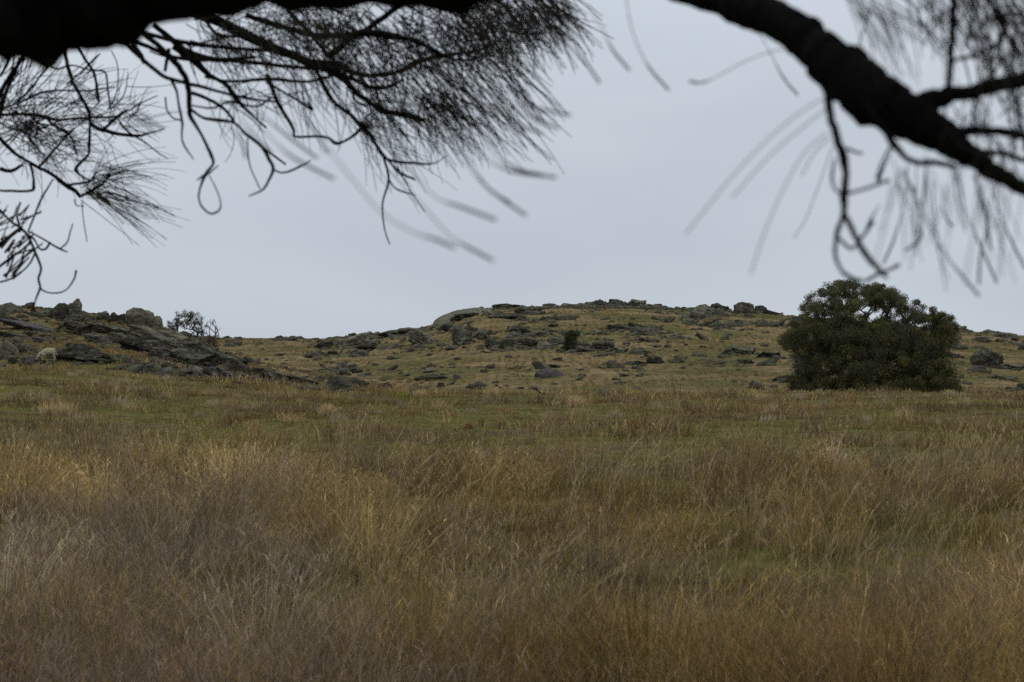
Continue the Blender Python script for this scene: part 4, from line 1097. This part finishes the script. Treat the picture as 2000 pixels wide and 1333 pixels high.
LT = [[(126, 90, 6), (130, 120, 6), (142, 161, 6), (160, 193, 5), (174, 222, 5), (176, 242, 5), (174, 283, 4.5), (172, 303, 4), (148, 329, 4), (157, 343, 3.5), (178, 354, 3)],
      [(150, 90, 4), (165, 115, 4), (182, 140, 4), (188, 165, 4), (191, 190, 5), (193, 200, 3), (184, 210, 2)],
      [(85, 122, 3), (110, 135, 3), (140, 128, 3), (175, 137, 3), (200, 139, 3), (207, 146, 3), (211, 180, 3), (216, 215, 2)],
      [(0, 225, 5), (60, 224, 5), (110, 235, 5), (145, 232, 4), (230, 228, 3)],
      [(176, 242, 7), (195, 254, 8), (206, 250, 6), (230, 228, 5), (250, 215, 3)], [(203, 255, 6), (230, 262, 5), (268, 266, 5), (300, 258, 2.5), (322, 252, 2)],
      [(-10, 262, 7), (30, 300, 6), (70, 325, 6), (100, 340, 5.5), (127, 362, 6), (145, 372, 6), (158, 386, 5)], [(158, 384, 5), (180, 372, 5), (200, 360, 4), (215, 340, 3)], [(128, 362, 4), (150, 360, 4), (178, 355, 4)],
      [(75, 328, 4), (100, 300, 3.5), (125, 272, 3.5), (145, 250, 3)], [(-10, 372, 4), (30, 374, 4), (60, 373, 4), (66, 366, 4.5), (64, 340, 4), (60, 322, 4)],
      [(-20, 395, 5), (0, 412, 4), (20, 432, 4), (40, 446, 5), (55, 462, 4), (68, 492, 4), (80, 524, 4), (75, 545, 3.5), (78, 563, 3.5), (68, 590, 2.8), (66, 606, 2.8)],
      [(78, 563, 2.5), (90, 571, 2.2), (110, 573, 2), (130, 566, 2), (145, 545, 2.2), (149, 528, 3)], [(68, 495, 2.5), (58, 515, 3), (35, 537, 3), (10, 549, 3), (-20, 552, 3)],
      [(57, 460, 3), (68, 470, 3), (78, 487, 3), (90, 486, 3), (98, 473, 3)], [(55, 452, 2.5), (85, 468, 2.5), (117, 487, 3), (133, 493, 2)], [(117, 487, 2.2), (131, 474, 2.2), (137, 455, 2), (142, 437, 2)],
      [(55, 453, 2.8), (70, 415, 2.8), (80, 390, 3), (95, 365, 2.5), (104, 350, 2.5)], [(-20, 490, 8), (0, 478, 7), (20, 462, 6), (42, 446, 5)], [(0, 520, 4), (20, 505, 4), (40, 490, 3), (58, 474, 2)],
      [(145, 390, 2), (150, 402, 1.8), (165, 403, 1.5)], [(160, 396, 1.6), (163, 430, 1.6), (170, 473, 1.3)],
      [(-10, 205, 9), (10, 165, 7), (30, 135, 6), (50, 105, 6)], [(-5, 240, 6), (8, 190, 6), (25, 150, 5), (40, 115, 5)], [(0, 150, 4), (12, 130, 4), (25, 100, 4)],
      [(0, 215, 4), (40, 200, 3.5), (80, 182, 3.5), (120, 177, 3.5), (170, 178, 3), (225, 170, 2)], [(130, 165, 2.5), (160, 140, 2.5), (185, 115, 3), (196, 105, 2)],
      [(30, 200, 3), (60, 175, 3), (85, 140, 2.5), (110, 122, 2.5)], [(85, 225, 4), (110, 250, 4), (135, 262, 4), (150, 300, 3)], [(0, 330, 6), (20, 335, 6), (45, 322, 4)], [(40, 395, 3), (33, 420, 3), (38, 440, 3)],
      [(210, 215, 2), (228, 180, 2), (230, 130, 1.8), (218, 100, 1.5)], [(215, 215, 2), (240, 190, 2), (248, 160, 1.6), (250, 140, 1.3)], [(250, 218, 2), (270, 205, 2), (290, 195, 1.6), (308, 187, 1.3)], [(240, 232, 2), (262, 222, 1.8), (275, 200, 1.5)],
      [(232, 235, 3), (242, 250, 3), (256, 262, 3), (285, 280, 2), (310, 300, 2), (328, 310, 1.2)]]
twig_parts(LT, 6.6, 0.35, 5, 0.68)
MT = [[(215, 55, 8), (260, 100, 8), (315, 147, 8), (345, 158, 6), (400, 172, 5), (470, 190, 4), (540, 200, 3)], [(335, 158, 5), (345, 180, 4), (350, 210, 4), (356, 240, 4), (355, 270, 3), (361, 287, 2.5), (378, 312, 1.8)], [(323, 190, 2), (326, 215, 2), (338, 231, 2.2), (353, 236, 2.5)],
      [(255, 45, 9), (320, 100, 10), (355, 140, 8), (367, 170, 8), (370, 212, 7), (371, 226, 6), (392, 262, 5), (406, 290, 5), (416, 318, 5), (402, 340, 5), (393, 360, 4), (388, 385, 3.5), (395, 405, 3), (412, 418, 3), (429, 410, 2.4), (430, 390, 2), (420, 365, 1.7), (408, 342, 1.5)],
      [(402, 340, 3.5), (385, 352, 2.5)], [(408, 340, 2.5), (427, 323, 1.8)],
      [(340, 90, 14), (380, 120, 12), (405, 145, 8), (440, 165, 7), (460, 192, 7), (480, 215, 5), (520, 250, 3)], [(370, 212, 5), (400, 232, 5), (455, 240, 5), (480, 262, 5), (510, 287, 5), (525, 312, 6), (533, 332, 5), (520, 362, 4), (508, 374, 3.5), (486, 383, 2.5)], [(533, 332, 3), (555, 338, 3), (590, 324, 3), (608, 313, 2)], [(515, 290, 3), (558, 322, 3)],
      [(375, 182, 5), (410, 196, 5), (440, 216, 5), (457, 238, 5)], [(483, 270, 2), (487, 320, 2), (508, 370, 2)], [(372, 206, 3), (415, 212, 3), (445, 200, 3), (475, 205, 3), (505, 208, 3), (530, 190, 3)],
      [(520, 145, 6), (530, 170, 6), (540, 197, 6), (572, 250, 5), (577, 267, 4.5), (620, 267, 4), (640, 270, 4), (657, 281, 6), (675, 275, 4), (695, 262, 5), (706, 248, 6)],
      [(600, 120, 8), (617, 137, 7), (636, 175, 6), (654, 202, 6), (684, 225, 6), (706, 248, 8), (725, 268, 5), (748, 304, 6), (760, 313, 5), (782, 317, 4), (816, 320, 3.5), (847, 320, 2), (873, 304, 1.5)],
      [(749, 308, 3.5), (759, 351, 4), (747, 398, 2.6), (751, 447, 2.2), (761, 478, 1.8)], [(759, 351, 2.6), (772, 368, 2.6), (787, 375, 2.4), (812, 382, 2)], [(756, 312, 3.5), (782, 338, 3.5), (811, 352, 2.5)], [(775, 325, 1.6), (800, 370, 1.6), (830, 415, 1.3)],
      [(620, 130, 12), (650, 140, 12), (675, 158, 10), (700, 185, 9), (728, 205, 8), (760, 220, 8), (790, 226, 8), (832, 236, 6)], [(830, 215, 5), (860, 204, 4), (880, 220, 5), (905, 255, 4)],
      [(660, 128, 12), (690, 143, 8), (720, 148, 7), (750, 146, 7), (780, 140, 7), (820, 120, 8), (860, 110, 8), (905, 104, 4), (945, 96, 3)], [(870, 112, 4), (895, 118, 3.5), (925, 116, 3), (950, 104, 2.5)],
      [(680, 150, 6), (715, 168, 6), (750, 172, 6), (790, 156, 4)], [(690, 170, 3), (692, 195, 3.5), (715, 208, 5)],
      [(360, 20, 20), (430, 45, 18), (500, 80, 18), (560, 105, 17), (620, 128, 16), (665, 130, 12)], [(640, 115, 10), (680, 80, 9), (720, 55, 8), (775, 15, 7), (820, -20, 6)], [(700, 65, 10), (760, 70, 10), (820, 85, 8), (860, 108, 7)],
      [(235, 50, 7), (330, 78, 7), (420, 92, 6), (530, 100, 5)], [(300, 50, 7), (380, 108, 8), (480, 122, 7), (620, 136, 6)], [(240, 75, 6), (290, 92, 6), (330, 110, 7), (400, 118, 7), (500, 112, 6)], [(255, 80, 6), (275, 110, 7), (280, 125, 4)], [(400, 40, 5), (430, 70, 5), (500, 70, 4)], [(400, 150, 5), (450, 160, 5), (530, 155, 5), (600, 160, 4), (680, 140, 4)],
      [(480, 30, 7), (540, 50, 8), (620, 70, 9), (700, 68, 9)], [(560, 20, 6), (600, 60, 6), (640, 110, 6)], [(520, 160, 4), (570, 190, 4), (610, 215, 4), (600, 200, 3)], [(330, 95, 5), (322, 140, 5)],
      [(900, 30, 4), (935, 70, 4), (955, 110, 3)], [(960, -10, 6), (1000, 30, 5), (1030, 70, 3.5), (1050, 100, 2)], [(1030, -20, 6), (1070, 15, 5), (1100, 50, 3)]]
twig_parts(MT, 5.4, 0.6, 5, 0.7)

def strands(items, m=7, k=3):
    """items: (u,v,d, angle, length_px, curve, r_px) -> drooping jointed needles"""
    a = np.array(items, float); n = len(a); s = np.linspace(0, 1, m)[None]
    ang = a[:, 3:4] + a[:, 5:6] * (s - 0.3)
    L = a[:, 4:5] / (m - 1)
    du = np.cos(ang) * L; dv = np.sin(ang) * L
    u = a[:, 0:1] + np.cumsum(du, 1) - du[:, :1]; v = a[:, 1:2] + np.cumsum(dv, 1) - dv[:, :1]
    d = a[:, 2:3] * (1 + rng.normal(0, 0.04, (n, 1)) * s)
    X = np.stack([(u - 1000) / FPX * d, d + 0 * u, EYE + (HOR - v) / FPX * d], -1) - SL
    R = a[:, 6:7] * a[:, 2:3] / FPX * (1 - 0.45 * s)
    return tubes(X, R, k)

G = random.gauss; U = random.uniform
it = []
# left fans (angles: 0 = right, + = down)
for _ in range(44): it.append((175 + G(0, 12), 372 + G(0, 8), 6.6 + G(0, .15), U(0.15, 0.85), U(70, 195), U(-0.1, 0.35), U(.7, 1.1)))
for _ in range(34): it.append((205 + G(0, 14), 348 + G(0, 12), 6.6 + G(0, .15), U(-0.6, 0.6), U(60, 150), U(0.2, 0.8), U(.6, 1.0)))
for _ in range(26): it.append((180 + G(0, 10), 365 + G(0, 8), 6.6, U(-1.6, -0.2), U(40, 100), U(0.2, 1.2), U(.6, 1.0)))
for _ in range(150): it.append((U(-20, 160), 240 + G(0, 42), 6.6 + G(0, .2), U(-0.9, 1.1), U(40, 130), U(-.3, .8), U(.7, 1.2)))
for _ in range(80): it.append((50 + G(0, 12), 245 + G(0, 10), 6.6 + G(0, .2), U(-2.9, 2.9), U(25, 110), U(-.5, .8), U(.8, 1.4)))
for _ in range(35): it.append((U(-20, 60), U(110, 230), 6.5, U(-1.5, -.6), U(50, 130), U(-.3, .3), U(.9, 1.6)))
for _ in range(40): it.append((235 + G(0, 20), 235 + G(0, 20), 6.6, U(-1.4, 0.9), U(30, 110), U(-.6, .7), U(.6, 1.1)))
for _ in range(36): it.append((U(-5, 190), U(110, 250), 6.6, U(-1.5, 1.4), U(40, 110), U(-.5, .6), U(.6, 1.2)))
for _ in range(30): it.append((U(-20, 45), U(470, 545), 6.2, U(-1.2, -.3), U(20, 55), U(-.2, .3), U(1.8, 3.2)))
for _ in range(18): it.append((U(-20, 50), U(410, 470), 6.2, U(-1.3, -.3), U(20, 50), U(-.2, .3), U(1.4, 2.6)))
for _ in range(24): it.append((120 + G(0, 40), 290 + G(0, 22), 6.6, U(-.3, 1.6), U(60, 140), U(-.3, .9), U(.6, 1.0)))
# middle mass: along the heavy twigs, streaming to the lower right
MC = [(420, 60), (500, 85), (560, 60), (600, 110), (640, 60), (660, 130), (700, 90), (720, 150), (760, 60), (780, 120), (800, 30), (820, 100), (860, 60), (850, 180), (820, 205), (900, 30), (900, 90), (940, 10), (960, 60), (1000, 20), (1040, 10), (1080, 0), (760, 210), (700, 190), (620, 30), (560, 20), (690, 30)]
for (cu, cv) in MC:
    for _ in range(38):
        it.append((cu + G(0, 22), cv + G(0, 18), 5.4 + G(0, .4), 0.85 + G(0, .38), U(40, 135), U(-.2, .5), U(.8, 1.5)))
for _ in range(480): it.append((U(430, 1000), U(-20, 110), 5.6 + G(0, .4), U(-.6, 2.4), U(30, 90), U(-.6, .8), U(.8, 1.5)))
for _ in range(190): it.append((U(880, 1100), U(-40, 60), 4.6 + G(0, .3), 0.95 + G(0, .16), U(60, 120), U(-.1, .35), U(.9, 1.6)))
for _ in range(230): it.append((U(780, 1010), U(90, 235), 5.0 + G(0, .3), 0.82 + G(0, .14), U(70, 165), U(-.1, .35), U(.8, 1.3)))
for _ in range(40): it.append((706 + G(0, 6), 248 + G(0, 6), 5.6, U(-.9, 1.5), U(40, 130), U(-.1, 1.0), U(.7, 1.1)))
for _ in range(28): it.append((765 + G(0, 25), 300 + G(0, 20), 5.6, U(.3, 1.3), U(30, 110), U(-.2, .6), U(.6, 1.0)))
for _ in range(40): it.append((590 + G(0, 40), 170 + G(0, 18), 5.6, U(.7, 1.6), U(40, 130), U(-.3, .3), U(.6, 1.0)))
for _ in range(40): it.append((470 + G(0, 30), 185 + G(0, 18), 5.6, U(-.5, 1.9), U(30, 100), U(-1.2, 1.2), U(.7, 1.3)))
for _ in range(30): it.append((400 + G(0, 40), 80 + G(0, 25), 5.6, U(-.4, 1.3), U(40, 120), U(-.6, .6), U(1.0, 1.8)))
# blurred close tufts above the right limb
for _ in range(120): it.append((U(1640, 1990), U(-70, 30), 2.3 + G(0, .25), 1.0 + G(0, .28), U(70, 200), U(-.1, .5), U(1.0, 2.2)))
for _ in range(80): it.append((U(1880, 2060), U(-60, 120), 2.3 + G(0, .2), 1.2 + G(0, .4), U(70, 200), U(-.3, .5), U(1.4, 2.8)))
for _ in range(75): it.append((U(1830, 2060), U(170, 300), 2.25 + G(0, .2), 1.3 + G(0, .5), U(40, 110), U(-.3, .6), U(1.4, 2.8)))
for _ in range(18): it.append((U(1800, 1990), U(40, 100), 2.2, -1.2 + G(0, .4), U(60, 140), U(-.4, .4), U(1.4, 2.4)))
for _ in range(34): it.append((U(1740, 2010), U(300, 370), 1.9 + G(0, .2), 1.45 + G(0, .22), U(90, 230), U(-.25, .3), U(1.1, 2.0)))
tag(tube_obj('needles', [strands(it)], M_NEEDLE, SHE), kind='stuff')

# single blurred needles close to the lens, thicker at their tips
NEAR = [([(1222, -10), (1232, 50), (1250, 100), (1272, 138), (1306, 176)], 1.9), ([(1150, 10), (1178, 60), (1198, 100), (1229, 137)], 1.8), ([(1120, 70), (1140, 115), (1172, 163)], 1.7),
 ([(1570, 98), (1520, 98), (1460, 118), (1400, 150), (1370, 162), (1346, 159)], 1.9), ([(1480, 60), (1505, 105), (1530, 152), (1558, 186)], 2.1),
 ([(1612, 190), (1560, 222), (1500, 272), (1430, 345), (1385, 400), (1338, 458)], 1.5), ([(1612, 215), (1560, 255), (1500, 308), (1430, 386)], 1.5), ([(1615, 260), (1570, 300), (1530, 370), (1495, 450), (1466, 536)], 1.5),
 ([(1625, 290), (1600, 360), (1575, 425), (1550, 466)], 2.0), ([(1620, 270), (1590, 300), (1565, 345)], 1.7), ([(1775, 310), (1765, 400), (1745, 470), (1725, 515)], 1.9), ([(1808, 310), (1815, 400), (1835, 480), (1880, 540), (1912, 578)], 1.7),
 ([(1868, 330), (1885, 410), (1915, 480), (1947, 553)], 1.9), ([(1925, 330), (1950, 410), (1975, 470), (2003, 525)], 1.9), ([(1790, 320), (1790, 400), (1800, 462), (1768, 490)], 1.8), ([(1838, 400), (1850, 430), (1862, 443)], 1.8),
 ([(1940, 350), (1930, 430), (1915, 500), (1912, 555)], 1.7), ([(1900, 340), (1925, 420), (1935, 490)], 1.7), ([(1745, 290), (1725, 330), (1715, 360)], 1.9), ([(1718, 400), (1700, 430), (1690, 455)], 1.8),
 ([(860, 180), (900, 240), (945, 305), (1000, 335), (1086, 347)], 1.5), ([(880, 190), (920, 240), (960, 295), (1010, 330), (1060, 342)], 1.6), ([(820, 215), (880, 270), (930, 345), (975, 385), (1027, 421)], 1.5), ([(870, 230), (920, 320), (955, 370), (995, 395)], 1.6),
 ([(740, 240), (800, 330), (850, 385), (895, 403), (968, 430)], 1.4), ([(640, 290), (700, 365), (750, 420), (805, 453), (850, 468), (888, 484)], 1.35), ([(800, 375), (850, 430), (880, 462), (915, 484), (962, 509)], 1.45),
 ([(960, 190), (1020, 205), (1065, 215), (1114, 226)], 1.6), ([(1000, 200), (1045, 232), (1092, 252)], 1.6), ([(950, 205), (1010, 242), (1060, 263)], 1.6), ([(480, 210), (530, 270), (575, 310), (652, 350)], 1.5),
 ([(470, 230), (500, 270), (530, 300)], 1.6), ([(440, 240), (470, 275), (480, 310)], 1.8), ([(500, 215), (560, 265), (620, 310)], 1.7), ([(90, 118), (120, 140), (150, 165), (190, 200)], 1.5), ([(250, 190), (290, 235), (320, 252)], 2.0), ([(260, 225), (300, 262)], 2.0), ([(560, 190), (610, 250), (640, 300)], 1.7)]
parts = []
for pl, d in NEAR:
    d *= 1.3
    q = np.array(pl, float); n = len(q)
    W = np.array([P3(p[0], p[1], d * (1 + 0.02 * math.sin(i))) for i, p in enumerate(q)])
    faint = pl[0][0] > 1600 and pl[-1][0] < 1640
    R = np.full(n, 0.00036 if faint else 0.00034); R[-2:] = 0.0005 if faint else 0.00145; R[0] = 0.00025
    parts.append(limb(W, R, 5, 5))
tag(tube_obj('needles', parts, M_NEEDLE, SHE), kind='stuff')

# crown above and behind the camera (outside the picture): shades the near grass
def upper_crown():
    cen = []
    while len(cen) < 170:
        x = U(-7.5, 6.0); y = U(-3, 11.5); z = U(2.9, 7.6)
        if ((x + 1.0) / 6.6) ** 2 + ((y - 4.2) / 7.2) ** 2 + ((z - 4.2) / 3.2) ** 2 > 1: continue
        if z < EYE + 0.21 * max(y, 0) + 1.0: continue
        cen.append(np.array([x, y, z]))
    nodes, par, w_ = skeleton([np.array([-2.9, 3.4, 2.6]), np.array([-2.7, 3.2, 3.8]), np.array([-2.8, 2.9, 5.2])], cen, 0.5, 0.15, 0.25)
    tube_obj('upper_limbs', skel_parts([q - SL for q in nodes], par, w_, 0.009, 6, 0.48), M_SHEOAK, SHE)
    per = 260; c = np.repeat(np.array(cen), per, 0); n = len(c); s = np.linspace(0, 1, 4)[None, :, None]
    a = rng.uniform(0, 6.28, n); o_ = np.stack([np.cos(a), np.sin(a), 0 * a], -1) * rng.uniform(0.1, 0.7, (n, 1))
    L = rng.uniform(0.18, 0.38, (n, 1))[:, None]
    st = c + rng.normal(0, 0.30, (n, 3))
    Pp = st[:, None] + (o_[:, None] * s + np.array([0, 0, 0.35]) * s - np.array([0, 0, 1.1]) * s ** 2) * L - SL
    tag(tube_obj('upper_needles', [tubes(Pp, np.full((n, 4), 0.0022), 3)], M_NEEDLE, SHE), kind='stuff')
upper_crown()
